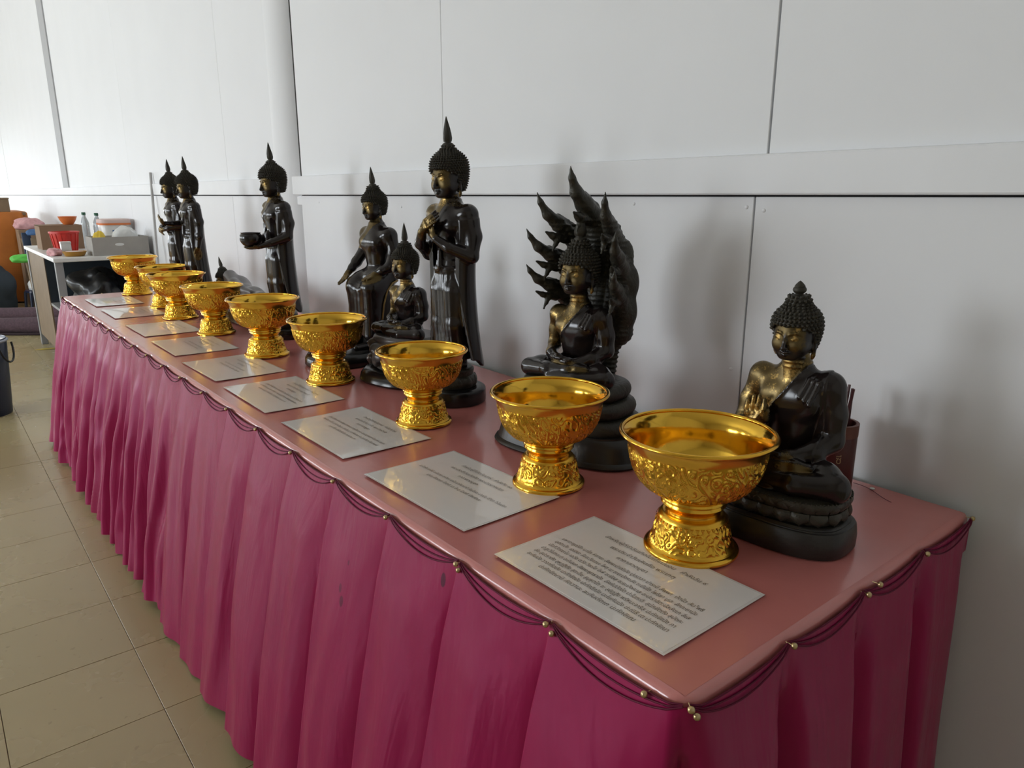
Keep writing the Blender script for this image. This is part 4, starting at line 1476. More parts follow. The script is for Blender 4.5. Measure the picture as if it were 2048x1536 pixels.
# --- small seated figure on a carved rock
st = thing('rock_seat_statue', 'small bronze statue in meditation on a lumpy carved rock seat', 'statue', (-1.790, 1.055, TT), math.radians(12), STATUE_GROUP)
V, F = super_vf([(0.0, 0.130, 0.120), (0.006, 0.135, 0.124), (0.022, 0.131, 0.120), (0.032, 0.124, 0.110), (0.038, 0.118, 0.102)], 96, 2.6)
mobj('plinth', V, F, M['base_gloss'], st)
c = Clay((-0.17, -0.14, 0.025), (0.17, 0.14, 0.150), 0.0026)
c.loft([(0.030, 0, 0, 0.100, 0.086), (0.060, 0, 0, 0.096, 0.082), (0.09, 0, 0, 0.096, 0.080), (0.120, 0, 0, 0.100, 0.084), (0.130, 0, 0, 0.096, 0.080)])
rr = np.random.default_rng(11)
for k in range(46):
    a = rr.uniform(0, 2 * PI)
    zz = rr.uniform(0.04, 0.112)
    f = 1.0 - 0.9 * (zz - 0.04)
    c.ball((0.109 * f * math.cos(a), 0.094 * f * math.sin(a), zz), (rr.uniform(0.012, 0.024), rr.uniform(0.012, 0.022), rr.uniform(0.010, 0.020)), 0.006)
for zz, a, b in ((0.124, 0.102, 0.086),):
    c.loft([(zz - 0.009, 0, 0, a - 0.006, b - 0.006), (zz - 0.004, 0, 0, a, b), (zz + 0.004, 0, 0, a, b), (zz + 0.009, 0, 0, a - 0.006, b - 0.006)], 0.006)
obj('rock_seat', c.mesh('rock_seat', M['bronze_grey'], lambda x, y, z: 0 * x), st)
seated_body(st, 0.144, 0.128, 0.0022, 'meditate', M['bronze'])
add_head(st, 0.0965, 0.293, 0.0, hair=HAIR_FINE, top=FLAME)

# --- figure seated with both feet down
st = thing('throne_statue', 'bronze statue seated on a block with feet down and hands on its knees', 'statue', (-2.110, 1.080, TT), math.radians(4), STATUE_GROUP)
V, F = super_vf([(0.0, 0.108, 0.172), (0.006, 0.112, 0.176), (0.024, 0.110, 0.174), (0.036, 0.102, 0.166), (0.042, 0.094, 0.158)], 96, 2.4)
mobj('plinth', V, F, M['base_gloss'], st, loc=(0, -0.02, 0))
V, F = super_vf([(0.040, 0.074, 0.062), (0.10, 0.070, 0.058), (0.18, 0.072, 0.060), (0.212, 0.075, 0.062), (0.222, 0.070, 0.058)], 64, 3.2)
mobj('seat_block', V, F, M['base'], st, loc=(0, 0.075, 0))
c = Clay((-0.13, -0.22, 0.03), (0.13, 0.16, 0.48), 0.0026)
c.ball((0, 0.075, 0.262), (0.066, 0.058, 0.042))
c.loft([(0.25, 0, 0.075, 0.056, 0.044), (0.285, 0, 0.072, 0.044, 0.034), (0.325, 0, 0.070, 0.047, 0.036), (0.365, 0, 0.068, 0.058, 0.040), (0.392, 0, 0.069, 0.060, 0.038), (0.415, 0, 0.072, 0.044, 0.030), (0.430, 0, 0.072, 0.024, 0.022)], 0.010)
c.limb([(0, 0.072, 0.41, 0.026), (0, 0.070, 0.455, 0.017)], 0.016)
for s in (-1, 1):
    c.ball((s * 0.026, 0.042, 0.372), (0.027, 0.016, 0.021), 0.015)
    c.ball((s * 0.062, 0.074, 0.398), (0.025, 0.025, 0.023), 0.018)
    c.limb([(s * 0.036, 0.06, 0.252, 0.036), (s * 0.044, 0.035, 0.244, 0.034), (s * 0.045, 0.012, 0.232, 0.032)], 0.014)
    c.limb([(s * 0.045, 0.012, 0.232, 0.032), (s * 0.043, 0.012, 0.150, 0.027), (s * 0.042, 0.008, 0.085, 0.026)], 0.010)
    c.limb([(s * 0.042, 0.008, 0.075, 0.016), (s * 0.042, 0.008, 0.052, 0.014)], 0.008)
    c.limb([(s * 0.042, 0.006, 0.052, 0.013), (s * 0.044, -0.052, 0.049, 0.010)], 0.006)
# robe stretched between and beside the legs
c.loft([(0.085, 0, 0.034, 0.064, 0.050), (0.14, 0, 0.036, 0.066, 0.050), (0.20, 0, 0.038, 0.072, 0.052), (0.232, 0, 0.042, 0.072, 0.052), (0.246, 0, 0.046, 0.064, 0.048)], 0.016)
c.put(lambda X, Y, Z: 0.0025 * np.exp(-((np.abs(X) - 0.010) / 0.004) ** 2) * (Y < 0.04) * (Z < 0.22), (-0.05, -0.16, 0.06), (0.05, 0, 0.23), 0, 'disp')
c.limb([(0.065, 0.078, 0.392, 0.022), (0.080, 0.080, 0.345, 0.019), (0.084, 0.060, 0.300, 0.017)], 0.010)
c.limb([(0.084, 0.060, 0.300, 0.017), (0.070, 0.040, 0.288, 0.014), (0.054, 0.026, 0.279, 0.010)], 0.006)
hand(c, (0.054, 0.026, 0.279), (0.051, 0.014, 0.273), (0.045, -0.018, 0.258), (-1, 0, 0), 0.0038)
c.limb([(-0.065, 0.078, 0.392, 0.022), (-0.082, 0.075, 0.345, 0.019), (-0.090, 0.045, 0.305, 0.017)], 0.010)
c.limb([(-0.090, 0.045, 0.305, 0.017), (-0.084, 0.024, 0.288, 0.013), (-0.076, 0.002, 0.272, 0.0095)], 0.006)
hand(c, (-0.076, 0.002, 0.272), (-0.074, -0.010, 0.262), (-0.068, -0.036, 0.236), (1, 0, 0.2), 0.0038, 1.1, 0.1)
gf = lambda x, y, z: np.maximum(np.maximum(0.6 * blob((0.05, 0.003, 0.266), (0.03, 0.045, 0.02), x, y, z), 0.6 * blob((-0.072, -0.020, 0.254), (0.03, 0.05, 0.03), x, y, z)), 0.42 * (((x + 0.05) * 0.55 - (z - 0.32) * 0.4 < -0.004) & (z > 0.35) & (y < 0.07)))
obj('body', c.mesh('body', M['bronze'], gf), st)
tube('robe_edge', [(0.064, 0.100, 0.252), (0.073, 0.075, 0.247), (0.078, 0.050, 0.225), (0.076, 0.036, 0.180), (0.071, 0.030, 0.125), (0.067, 0.026, 0.085)], 0.0030, M['goldedge'], st, 8)
add_head(st, 0.101, 0.446, 0.066, hair=HAIR_FINE, top=FLAME, rot=(0.08, 0, 0))

# --- small reclining figure
st = thing('reclining_statue', 'small silvery bronze statue reclining with its head on its hand', 'statue', (-3.060, 1.060, TT), math.radians(2), STATUE_GROUP)
V, F = super_vf([(0.0, 0.275, 0.085), (0.005, 0.280, 0.090), (0.026, 0.276, 0.086), (0.034, 0.266, 0.074), (0.044, 0.262, 0.070)], 96, 4.0)
mobj('plinth', V, F, M['base_gloss'], st)
c = Clay((-0.34, -0.12, 0.03), (0.29, 0.11, 0.23), 0.0030)
c.limb([(0.24, 0, 0.072, 0.028), (0.12, 0, 0.080, 0.038), (0.02, 0, 0.092, 0.048)], 0.02)
c.limb([(0.24, -0.006, 0.100, 0.020), (0.12, -0.006, 0.106, 0.026), (0.02, 0, 0.100, 0.040)], 0.02)
c.limb([(0.02, 0, 0.092, 0.046), (-0.08, 0, 0.104, 0.042), (-0.15, 0, 0.122, 0.054), (-0.195, 0.005, 0.130, 0.042)], 0.03)
c.limb([(-0.195, 0.0, 0.130, 0.024), (-0.250, 0.0, 0.150, 0.019)], 0.015)
c.limb([(-0.170, -0.020, 0.176, 0.029), (-0.09, -0.035, 0.152, 0.021), (0.01, -0.038, 0.138, 0.015), (0.08, -0.03, 0.132, 0.010)], 0.012)
c.limb([(-0.195, -0.035, 0.100, 0.022), (-0.300, -0.065, 0.062, 0.018)], 0.012)
c.limb([(-0.300, -0.065, 0.062, 0.018), (-0.290, -0.055, 0.105, 0.013)], 0.008)
hand(c, (-0.290, -0.055, 0.105), (-0.285, -0.048, 0.122), (-0.272, -0.040, 0.152), (0.2, -1, 0), 0.0045)
c.limb([(0.24, 0, 0.075, 0.026), (0.262, -0.03, 0.085, 0.012)], 0.01)
obj('body', c.mesh('body', M['bronze_grey'], lambda x, y, z: 0 * x), st)
for k, x in enumerate((-0.18, -0.02, 0.14)):
    obj('cushion', box_me('cushion', (0.14, 0.05, 0.035), M['bronze_grey'], 0.015, 3), st, loc=(x, -0.060, 0.058), rot=(0.15, 0, 0))
add_head(st, 0.086, 0.122, -0.012, -0.262, hair=HAIR_FINE, top=FLAME, rot=(0.12, -0.12, 0.0))

# ------------------------------------------------------------------ fortune-stick tube behind the nearest statue
tb = thing('fortune_stick_tube', 'red lacquered bamboo tube of sticks behind the nearest statue', 'stick tube', (-0.592, 1.218, TT), 0)
lathe('tube', [(0.034, 0), (0.036, 0.003), (0.036, 0.128), (0.035, 0.130), (0.031, 0.130), (0.031, 0.02), (0.002, 0.018)], M['lacquer'], tb, 40, cap1=True)
lathe('tube_rim', [(0.0365, 0.108), (0.0368, 0.1305), (0.0315, 0.1308), (0.0312, 0.124)], M['lacquer_edge'], tb, 40, cap0=False, cap1=False)
r2 = np.random.default_rng(5)
sk = box_me('stick', (0.0115, 0.0035, 0.178), M['stick'], 0.0007, 1)
for v in sk.vertices:          # pointed tip
    if v.co.z > 0.08:
        v.co.x *= 0.35
for k in range(8):
    a = 2 * PI * k / 8 + 0.2
    rad = 0.019 if k % 3 else 0.008
    tilt = 0.10 + 0.05 * r2.random()
    o = obj('stick', sk, tb, loc=(rad * math.cos(a), rad * math.sin(a), 0.105 + r2.uniform(-0.006, 0.006)))
    o.rotation_euler = (-tilt * math.sin(a) * 0.9, tilt * math.cos(a) * 0.9 + 0.05, r2.uniform(0, 3))


# ------------------------------------------------------------------ lettering
def text_me(body, size, mat, align='CENTER', shear=0.0, extrude=0.0):
    cu = bpy.data.curves.new('lettering', 'FONT')
    cu.body = body
    cu.size = size
    cu.align_x = align
    cu.align_y = 'CENTER'
    cu.shear = shear
    cu.resolution_u = 2
    cu.extrude = extrude
    o = bpy.data.objects.new('lettering_tmp', cu)
    COL.objects.link(o)
    bpy.context.view_layer.update()
    dg = bpy.context.evaluated_depsgraph_get()
    me = bpy.data.meshes.new_from_object(o.evaluated_get(dg))
    bpy.data.objects.remove(o, do_unlink=True)
    me.materials.clear()
    me.materials.append(mat)
    return me


# gold characters down the side of the tube that faces the room
tm = text_me('ซี\nซ', 0.020, M['goldink'])
for v in tm.vertices:
    a = -0.85 + v.co.x / 0.0362
    v.co = Vector((0.0364 * math.cos(a), 0.0364 * math.sin(a), 0.060 + v.co.y))
obj('lettering', tm, tb)

# ------------------------------------------------------------------ laminated prayer sheets
T2 = 'คาถาสวดบูชา'
SHEETS = [
    ('สำหรับผู้ที่จำวันเกิดไม่ได้แน่นอน   กำลังวัน ๙', 'พระประจำวันเกิดคือ พระเกตุ',
     ['มหาการุณิโก นาโถ หิตายะ สัพพะปาณินัง ปูเรตวา ปาระมี สัพพา  ปัตโต สัมโพธิ', 'มุตตะมัง  เอเตนะ สัจจะวัชเชนะ โหตุ เม ชะยะมังคะลัง ชะยันโต โพธิยา มูเล  สักกะยานัง',
      'นันทิวัฑฒะโน เอวัง ตวัง วิชะโย โหหิ ชะยัสสุ ชะยะมังคะเล อะปะราชิตะปัลลังเก สีเส', 'ปะฐะวิโปกขะเร อะภิเสเก สัพพะพุทธานัง  อัคคัปปัตโต ปะโมทะติ  สุนักขัตตัง สุมังคะ',
      'ลัง สุปะภาตัง สุหุฏฐิตัง สุขะโณ สุมุหุตโต จะ สุยิฏฐัง พรัหมะจาริสุ ปะทักขิณัง กา', 'ยะกัมมัง วาจากัมมัง ปะทักขิณัง ปะทักขิณัง มะโนกัมมัง ปะณิธี เต ปะทักขิณา', 'ปะทักขิณานิ กัตวานะ ละภันตัตเถ ปะทักขิเณ'], 0.0108),
    ('สำหรับผู้ที่เกิดวันเสาร์   กำลังวัน ๑๐', 'พระประจำวันเกิดคือ พระปางนาคปรก',
     ['ยะโตหัง ภะคินิ อะริยายะ ชาติยา ชาโต นาภิชานามิ สัญจิจจะ ปาณัง  ชีวิตา โวโรเปตา', 'เตนะ สัจเจนะ โสตถิ เต โหตุ โสตถิ คัพภัสสะ'], 0.0100),
    ('สำหรับผู้ที่เกิดวันศุกร์   กำลังวัน ๒๑', 'พระประจำวันเกิดคือ พระปางรำพึง',
     ['อัปปะสันเนหิ นาถัสสะ สาสะเน สาธุสัมมะเต อะมะนุสเสหิ จัณเฑหิ สะทา', 'กิพพิสะการิภิ ปะริสานัญจะ ตัสสันนะ มะหิงสายะ จะ คุตติยา ยันเทเสสิ', 'มะหาวีโร ปะริตตันตัม ภะณามะ เห'], 0.0100),
    ('สำหรับผู้ที่เกิดวันพฤหัสบดี   กำลังวัน ๑๙', 'พระประจำวันเกิดคือ พระปางสมาธิ',
     ['ปูเรนตัมโพธิสัมภาเร นิพพัตตัง โมระโยนิยัง เยนะ สังวิหิตารักขัง', 'มะหาสัตตัง วะเนจะรา จิรัสสัง วายะมันตาปิ เนวะ สักขิงสุ คัณหิตุง', 'พรัหมะมันตันติ อักขาตัง ปะริตตันตัม ภะณามะ เห'], 0.0100),
    ('สำหรับผู้ที่เกิดวันพุธกลางคืน   กำลังวัน ๑๒', 'พระประจำวันเกิดคือ พระปางป่าเลไลยก์',
     ['กินนุ สันตะระมาโนวะ ราหุ จันทัง ปะมุญจะสิ', 'สังวิคคะรูโป อาคัมมะ กินนุ ภีโตวะ ติฏฐะสีติ'], 0.0100),
    ('สำหรับผู้ที่เกิดวันพุธ   กำลังวัน ๑๗', 'พระประจำวันเกิดคือ พระปางอุ้มบาตร',
     ['สัพพาสีวิสะชาตีนัง ทิพพะมันตาคะทัง วิยะ', 'ยันนาเสติ วิสัง โฆรัง เสสัญจาปิ ปะริสสะยัง'], 0.0100),
    ('สำหรับผู้ที่เกิดวันอังคาร   กำลังวัน ๘', 'พระประจำวันเกิดคือ พระปางไสยาสน์', ['ยัสสานุสสะระเณนาปิ อันตะลิกเขปิ ปาณิโน'], 0.0100),
    ('สำหรับผู้ที่เกิดวันจันทร์   กำลังวัน ๑๕', 'พระประจำวันเกิดคือ พระปางห้ามญาติ', ['ยันทุนนิมิตตัง อะวะมังคะลัญจะ'], 0.0100),
    ('สำหรับผู้ที่เกิดวันอาทิตย์   กำลังวัน ๖', 'พระประจำวันเกิดคือ พระปางถวายเนตร', ['อุเทตะยัญจักขุมา เอกะราชา'], 0.0100),
]
# centre, turn, size
SPOT = [(-0.620, 0.701, 0.6), (-1.030, 0.704, 1.6), (-1.447, 0.705, 0.4), (-1.860, 0.703, -0.3), (-2.258, 0.705, 1.0), (-2.690, 0.712, 0), (-3.120, 0.716, 0.5), (-3.650, 0.720, 0), (-4.090, 0.725, 0)]
SL = ['laminated sheet with eight lines of small print, nearest the table corner', 'laminated sheet beside the foot of the second gold bowl', 'laminated sheet beside the foot of the third gold bowl',
      'laminated sheet beside the foot of the fourth gold bowl', 'laminated sheet in front of the fifth gold bowl', 'laminated sheet in front of the sixth gold bowl',
      'laminated sheet in front of the third gold bowl from the far end', 'glaring laminated sheet next to last at the far end', 'glaring laminated sheet at the very far end of the table']
PW, PH = 0.318, 0.212


def sheet_mesh(w, h, t, mat, seed, cock):
    nx, ny = 20, 14
    V, F = [], []
    for lv in (0, 1):
        for j in range(ny):
            for i in range(nx):
                u, v = i / (nx - 1), j / (ny - 1)
                z = 0.0005 * math.sin(3.1 * u + seed) * math.sin(2.7 * v + seed * 2) + cock * (1 - v) ** 4 * 0.0016 + 0.0005
                V.append(((u - 0.5) * w, (v - 0.5) * h, z + t * lv))
    n = nx * ny
    for j in range(ny - 1):
        for i in range(nx - 1):
            a = j * nx + i
            F.append((n + a, n + a + 1, n + a + nx + 1, n + a + nx))
            F.append((a, a + nx, a + nx + 1, a + 1))
    edge = [i for i in range(nx)] + [j * nx + nx - 1 for j in range(1, ny)] + [(ny - 1) * nx + i for i in range(nx - 2, -1, -1)] + [j * nx for j in range(ny - 2, 0, -1)]
    for a, b in zip(edge, edge[1:] + edge[:1]):
        F.append((a, b, n + b, n + a))
    return fix_normals(mesh_data('sheet', V, F, mat, False))


for k, ((x, y, dz), lab) in enumerate(zip(SPOT, SL)):
    t = thing('prayer_sheet', lab, 'paper', (x, y, TT), math.radians(dz), 'laminated prayer sheets along the table')
    obj('film', sheet_mesh(PW, PH, 0.0003, M['film'], k, 1), t)
    obj('paper', sheet_mesh(PW - 0.008, PH - 0.008, 0.0004, M['paper'], k, 1), t, loc=(0, 0, 0.0001))
    l1, l2, body, fs = SHEETS[k]
    zt = 0.0021
    y0 = PH / 2 - 0.040
    lines = [(l1, y0, 0.0110, 0.0), (l2, y0 - 0.020, 0.0110, -0.005), (T2, y0 - 0.038, 0.0110, -0.008)]
    yb = y0 - (0.058 if k == 0 else 0.062)
    for i, b in enumerate(body):
        lines.append((b, yb - i * (0.0142 if k == 0 else 0.0165), fs, 0.0))
    for tx, yy, sz, dx in lines:
        me = text_me(tx, sz, M['ink'], shear=0.12)
        ws = [v.co.x for v in me.vertices]
        if ws and max(ws) - min(ws) > 0.262:
            q = 0.262 / (max(ws) - min(ws))
            for v in me.vertices:
                v.co.x *= q
        obj('lettering', me, t, loc=(dx, yy, zt - 0.0002 + 0.0016 * (0.5 - yy / PH) ** 4))

# ------------------------------------------------------------------ odds and ends on the cloth
lathe_b = lathe_vf([(0.0040, 0), (0.0045, 0.0006), (0.0040, 0.0014), (0.0030, 0.0016)], 20)
bt = mobj('button', *lathe_b, plain('white_plastic', (0.75, 0.73, 0.70), 0.35), loc=(-0.545, 1.284, TT))
tag(bt, 'tiny white disc lying near the back corner of the cloth', 'button')
pts = [(-0.580 + 0.085 * t, 1.284 - 0.030 * t + 0.006 * math.sin(5 * t), TT + 0.0008) for t in np.linspace(0, 1, 16)]
th = tube('thread', pts, 0.0005, M['swag_shade_thread'], None, 6)
tag(th, 'short dark red thread lying near the back corner of the cloth', 'thread')

# ------------------------------------------------------------------ clutter at the far end of the hall
P = {}


def pm(key, col, rough=0.55, **kw):
    P[key] = plain(key, col, rough, **kw)
    return P[key]


pm('grey_card', (0.36, 0.34, 0.31), 0.7)
pm('brown_card', (0.26, 0.165, 0.10), 0.8)
pm('pale_card', (0.42, 0.30, 0.20), 0.8)
pm('dark_plastic', (0.010, 0.010, 0.012), 0.3)
pm('navy_plastic', (0.012, 0.018, 0.045), 0.35)
pm('white_soft', (0.72, 0.72, 0.70), 0.4, bump=0.6, bscale=40)
pm('white_hard', (0.70, 0.69, 0.66), 0.35)
pm('yellow_cloth', (0.72, 0.50, 0.05), 0.7)
pm('orange_plastic', (0.75, 0.20, 0.05), 0.4)
pm('red_plastic', (0.60, 0.035, 0.025), 0.4)
pm('green_cap', (0.02, 0.10, 0.05), 0.4)
pm('green_cloth', (0.12, 0.55, 0.08), 0.6)
pm('clear', (0.70, 0.74, 0.76), 0.12, trans=0.6)
pm('pink_cloth', (0.62, 0.33, 0.34), 0.75, var=0.3, scale=25, bump=0.5, bscale=25)
pm('orange_cloth', (0.46, 0.14, 0.015), 0.6, var=0.25, scale=7)
pm('slate_cloth', (0.030, 0.042, 0.055), 0.8, var=0.4, scale=5)
pm('blue_cloth', (0.05, 0.12, 0.27), 0.7)
pm('blue_paint', (0.03, 0.05, 0.10), 0.5)
pm('wood', (0.21, 0.145, 0.085), 0.6, var=0.3, scale=8)
pm('amber', (0.42, 0.21, 0.03), 0.35)
pm('cream_bag', (0.52, 0.43, 0.28), 0.7, bump=0.6, bscale=25)
pm('rug', (0.085, 0.050, 0.062), 0.95, var=0.6, scale=60, bump=0.8, bscale=120)
pm('rug_edge', (0.030, 0.016, 0.020), 0.95, var=0.5, scale=60)
pm('leaf', (0.45, 0.33, 0.04), 0.6)
pm('grey_metal', (0.30, 0.30, 0.30), 0.45)
pm('pole_grey', (0.45, 0.44, 0.43), 0.4)
pm('pale_pink', (0.66, 0.50, 0.46), 0.6)


def lump(name, c, r, mat, seed, amp=0.18, parent=None, h=None, flat=True):
    """soft irregular heap: icosphere pushed about by smooth waves, resting on its underside"""
    bm = bmesh.new()
    bmesh.ops.create_icosphere(bm, subdivisions=4, radius=1.0)
    q = np.random.default_rng(seed)
    K = q.normal(0, 3.2, (9, 3))
    ph = q.uniform(0, 6.28, 9)
    for v in bm.verts:
        n_ = np.array(v.co)
        d = sum(math.sin(K[i] @ n_ + ph[i]) for i in range(9)) / 9 + 0.30 * abs(math.sin(2.6 * (K[0] @ n_) + 2 * math.sin(K[1] @ n_) + ph[0])) - 0.15
        v.co *= 1 + amp * d * 2
        if flat and v.co.z < -0.55:
            v.co.z = -0.55 - (v.co.z + 0.55) * 0.02
        v.co.x *= r[0]
        v.co.y *= r[1]
        v.co.z *= r[2]
    me = bpy.data.meshes.new(name)
    bm.to_mesh(me)
    bm.free()
    me.materials.append(mat)
    me.polygons.foreach_set('use_smooth', np.ones(len(me.polygons), bool))
    zmin = min(v.co.z for v in me.vertices)
    for v in me.vertices:
        v.co.z -= zmin
    return obj(name, me, parent, loc=c)


def open_box(t, sx, sy, sz, mat, wall=0.006):
    """carton: bottom and four sides"""
    box('bottom', (-sx / 2, -sy / 2, 0), (sx / 2, sy / 2, wall), mat, t)
    box('side', (-sx / 2, -sy / 2, wall), (-sx / 2 + wall, sy / 2, sz), mat, t)
    box('side', (sx / 2 - wall, -sy / 2, wall), (sx / 2, sy / 2, sz), mat, t)
    box('side', (-sx / 2 + wall, -sy / 2, wall), (sx / 2 - wall, -sy / 2 + wall, sz), mat, t)
    box('side', (-sx / 2 + wall, sy / 2 - wall, wall), (sx / 2 - wall, sy / 2, sz), mat, t)


# side table against the wall
CT = 0.870
t = thing('side_table', 'pale side table crowded with cartons beyond the display table', 'table', (-6.85, 1.045, 0))
box('table_top', (-0.85, -0.325, CT - 0.03), (0.85, 0.325, CT), P['white_hard'], t, bevel=0.006)
box('shelf', (-0.80, -0.30, 0.46), (0.80, 0.30, 0.48), P['grey_metal'], t)
box('back_panel', (-0.80, 0.29, 0.0), (0.80, 0.305, CT - 0.03), P['slate_cloth'], t)
for lx in (-0.80, 0.80):
    for ly in (-0.29, 0.29):
        box('leg', (lx - 0.025, ly - 0.025, 0), (lx + 0.025, ly + 0.025, CT - 0.03), P['grey_metal'], t, bevel=0.004)
box('end_panel', (0.14, -0.30, 0.48), (0.16, 0.30, CT - 0.03), P['slate_cloth'], t)
box('side_panel', (-0.80, -0.305, 0.10), (0.16, -0.295, CT - 0.03), P['wood'], t)
t = thing('grey_carton', 'low grey carton with a hand hole on the side table', 'carton', (-6.17, 1.170, CT), 0)
open_box(t, 0.25, 0.375, 0.132, P['grey_card'])
hh = mobj('hand_hole', *super_vf([(0, 0.030, 0.010), (0.002, 0.030, 0.010)], 28, 2.2), P['white_soft'], t, loc=(0.1255, -0.01, 0.078), rot=(PI / 2, 0, PI / 2))
tag(lump('plastic_bag', (-6.18, 1.235, CT + 0.008), (0.085, 0.095, 0.125), P['white_soft'], 3, 0.16), 'crumpled white plastic bag standing in the grey carton', 'bag')
tag(lump('yellow_cloth', (-6.20, 1.060, CT + 0.0085), (0.060, 0.045, 0.105), P['yellow_cloth'], 5, 0.15), 'folded yellow cloth sticking out of the grey carton', 'cloth')
t = thing('white_tub', 'white tub with an orange rimmed lid behind the grey carton', 'tub', (-6.66, 1.255, CT))
mobj('tub', *super_vf([(0, 0.10, 0.095), (0.01, 0.105, 0.10), (0.20, 0.112, 0.108), (0.21, 0.108, 0.104)], 48, 4), P['white_hard'], t)
mobj('lid', *super_vf([(0.208, 0.117, 0.113), (0.214, 0.120, 0.116), (0.240, 0.118, 0.114), (0.245, 0.11, 0.106)], 48, 4), P['pale_pink'], t)
mobj('rim', *super_vf([(0.200, 0.119, 0.115), (0.214, 0.121, 0.117)], 48, 4), P['orange_plastic'], t)
mobj('blue_mark', *super_vf([(0, 0.022, 0.010), (0.001, 0.022, 0.010)], 5, 2.0), P['blue_cloth'], t, loc=(0.1125, -0.02, 0.15), rot=(PI / 2, 0.5, PI / 2))
t = thing('brown_box', 'brown cardboard box under the orange bowl on the side table', 'carton', (-7.15, 0.930, CT))
open_box(t, 0.30, 0.30, 0.19, P['brown_card'])
box('flap', (-0.15, -0.15, 0.186), (0.15, 0.15, 0.192), P['brown_card'], t)
t = thing('orange_bowl', 'bright orange plastic bowl standing on the brown cardboard box', 'bowl', (-7.10, 1.000, CT + 0.1925))
lathe('bowl', refine([(0.030, 0), (0.036, 0.002), (0.058, 0.035), (0.068, 0.062), (0.073, 0.066), (0.066, 0.063), (0.055, 0.036), (0.030, 0.006), (0.002, 0.004)], 2), P['orange_plastic'], t, 36)
t = thing('red_basket', 'red plastic basket beside the white box on the side table', 'basket', (-6.70, 0.905, CT + 0.001))
lathe('basket', refine([(0.070, 0), (0.075, 0.002), (0.085, 0.07), (0.098, 0.145), (0.092, 0.145), (0.080, 0.07), (0.068, 0.008), (0.002, 0.006)], 2), P['red_plastic'], t, 32)
lathe('basket_rim', [(0.095, 0.140), (0.106, 0.142), (0.106, 0.154), (0.094, 0.154), (0.093, 0.140)], P['red_plastic'], t, 32, cap0=False, cap1=False)
for k in range(16):
    a = 2 * PI * k / 16
    box('rib', (-0.003, -0.003, 0), (0.003, 0.003, 0.135), P['red_plastic'], t).matrix_basis = Matrix.Translation((0.088 * math.cos(a), 0.088 * math.sin(a), 0.072)) @ Matrix.Rotation(a, 4, 'Z') @ Matrix.Rotation(0.15, 4, 'Y')
t = thing('small_white_box', 'small white box in front of the red basket', 'box', (-6.42, 0.865, CT))
box('body', (-0.03, -0.033, 0), (0.03, 0.033, 0.075), P['white_hard'], t, bevel=0.003)
box('lid', (-0.032, -0.035, 0.075), (0.032, 0.035, 0.092), P['white_hard'], t, bevel=0.003)
t = thing('yellow_tray', 'shallow yellow and cream tray at the edge of the side table', 'tray', (-6.16, 0.880, CT))
lathe('tray', refine([(0.055, 0), (0.062, 0.003), (0.076, 0.028), (0.080, 0.034), (0.074, 0.032), (0.060, 0.010), (0.002, 0.008)], 2), P['amber'], t, 32)
lathe('contents', refine([(0.068, 0.022), (0.055, 0.034), (0.002, 0.038)], 2), P['pale_pink'], t, 24)
for k, (x, y, lab) in enumerate(((-7.35, 1.16, 'clear bottle with a green cap left of the orange bowl rim'), (-7.02, 1.20, 'clear bottle with a dark cap behind the white tub'))):
    t = thing('water_bottle', lab, 'bottle', (x, y, CT), 0, 'clear bottles on the side table')
    lathe('bottle', refine([(0.030, 0), (0.034, 0.006), (0.034, 0.17), (0.032, 0.20), (0.016, 0.245), (0.0135, 0.255), (0.0135, 0.270)], 2), P['clear'], t, 24)
    lathe('cap', [(0.0165, 0.262), (0.0165, 0.282), (0.014, 0.285)], P['green_cap'], t, 20)
tag(lump('red_cloth', (-6.32, 0.775, CT), (0.10, 0.045, 0.035), P['pink_cloth'], 9, 0.2), 'crumpled pinkish cloth at the corner of the side table', 'cloth')
tag(lump('black_bag', (-6.32, 1.050, 0.4801), (0.20, 0.20, 0.19), P['dark_plastic'], 13, 0.24), 'black plastic bag on the shelf under the side table', 'bag')
# grey stick leaning on the wall
sp_ = tube('white_pole', [(-5.60, 1.27, 0.006), (-5.82, 1.376, 1.455)], 0.010, P['pole_grey'], None, 12)
tag(sp_, 'thin grey white pole leaning on the wall behind the farthest statue', 'pole')

# stack further back
t = thing('tall_carton', 'tall brown carton carrying the pink cloth, past the side table', 'carton', (-10.60, 1.090, 0))
box('body', (-0.17, -0.14, 0), (0.17, 0.14, 0.90), P['brown_card'], t, bevel=0.004)
box('flap', (0.165, -0.135, 0.69), (0.172, -0.02, 0.90), P['pale_card'], t).rotation_euler = (0.15, -0.25, 0)
tag(lump('pink_cloth', (-10.60, 1.075, 0.9045), (0.17, 0.155, 0.085), P['pink_cloth'], 21, 0.14), 'heap of pale pink cloth on the tall carton', 'cloth')
t = box('blue_board', (-0.012, -0.045, 0), (0.012, 0.045, 0.86), P['blue_paint'], bevel=0.003)
t.location = (-10.275, 1.010, 0.445)
t.rotation_euler = (0.0, -0.09, 0.15)
tag(t, 'dark blue board leaning on the tall carton', 'board')
t = box('wooden_plank', (-0.012, -0.05, 0), (0.012, 0.05, 0.80), P['wood'], bevel=0.003)
t.location = (-10.20, 1.090, 0.412)
t.rotation_euler = (0.0, -0.09, 0.1)
tag(t, 'worn wooden plank leaning beside the blue board', 'plank')
tag(lump('blue_rag', (-10.245, 1.085, 0.846), (0.055, 0.085, 0.045), P['blue_cloth'], 33, 0.15), 'blue rag hung over the top of the wooden plank', 'rag')
tag(lump('cream_bag', (-9.62, 1.230, 0.0), (0.14, 0.12, 0.16), P['cream_bag'], 40, 0.15), 'crumpled cream bag on the floor by the wall', 'bag')
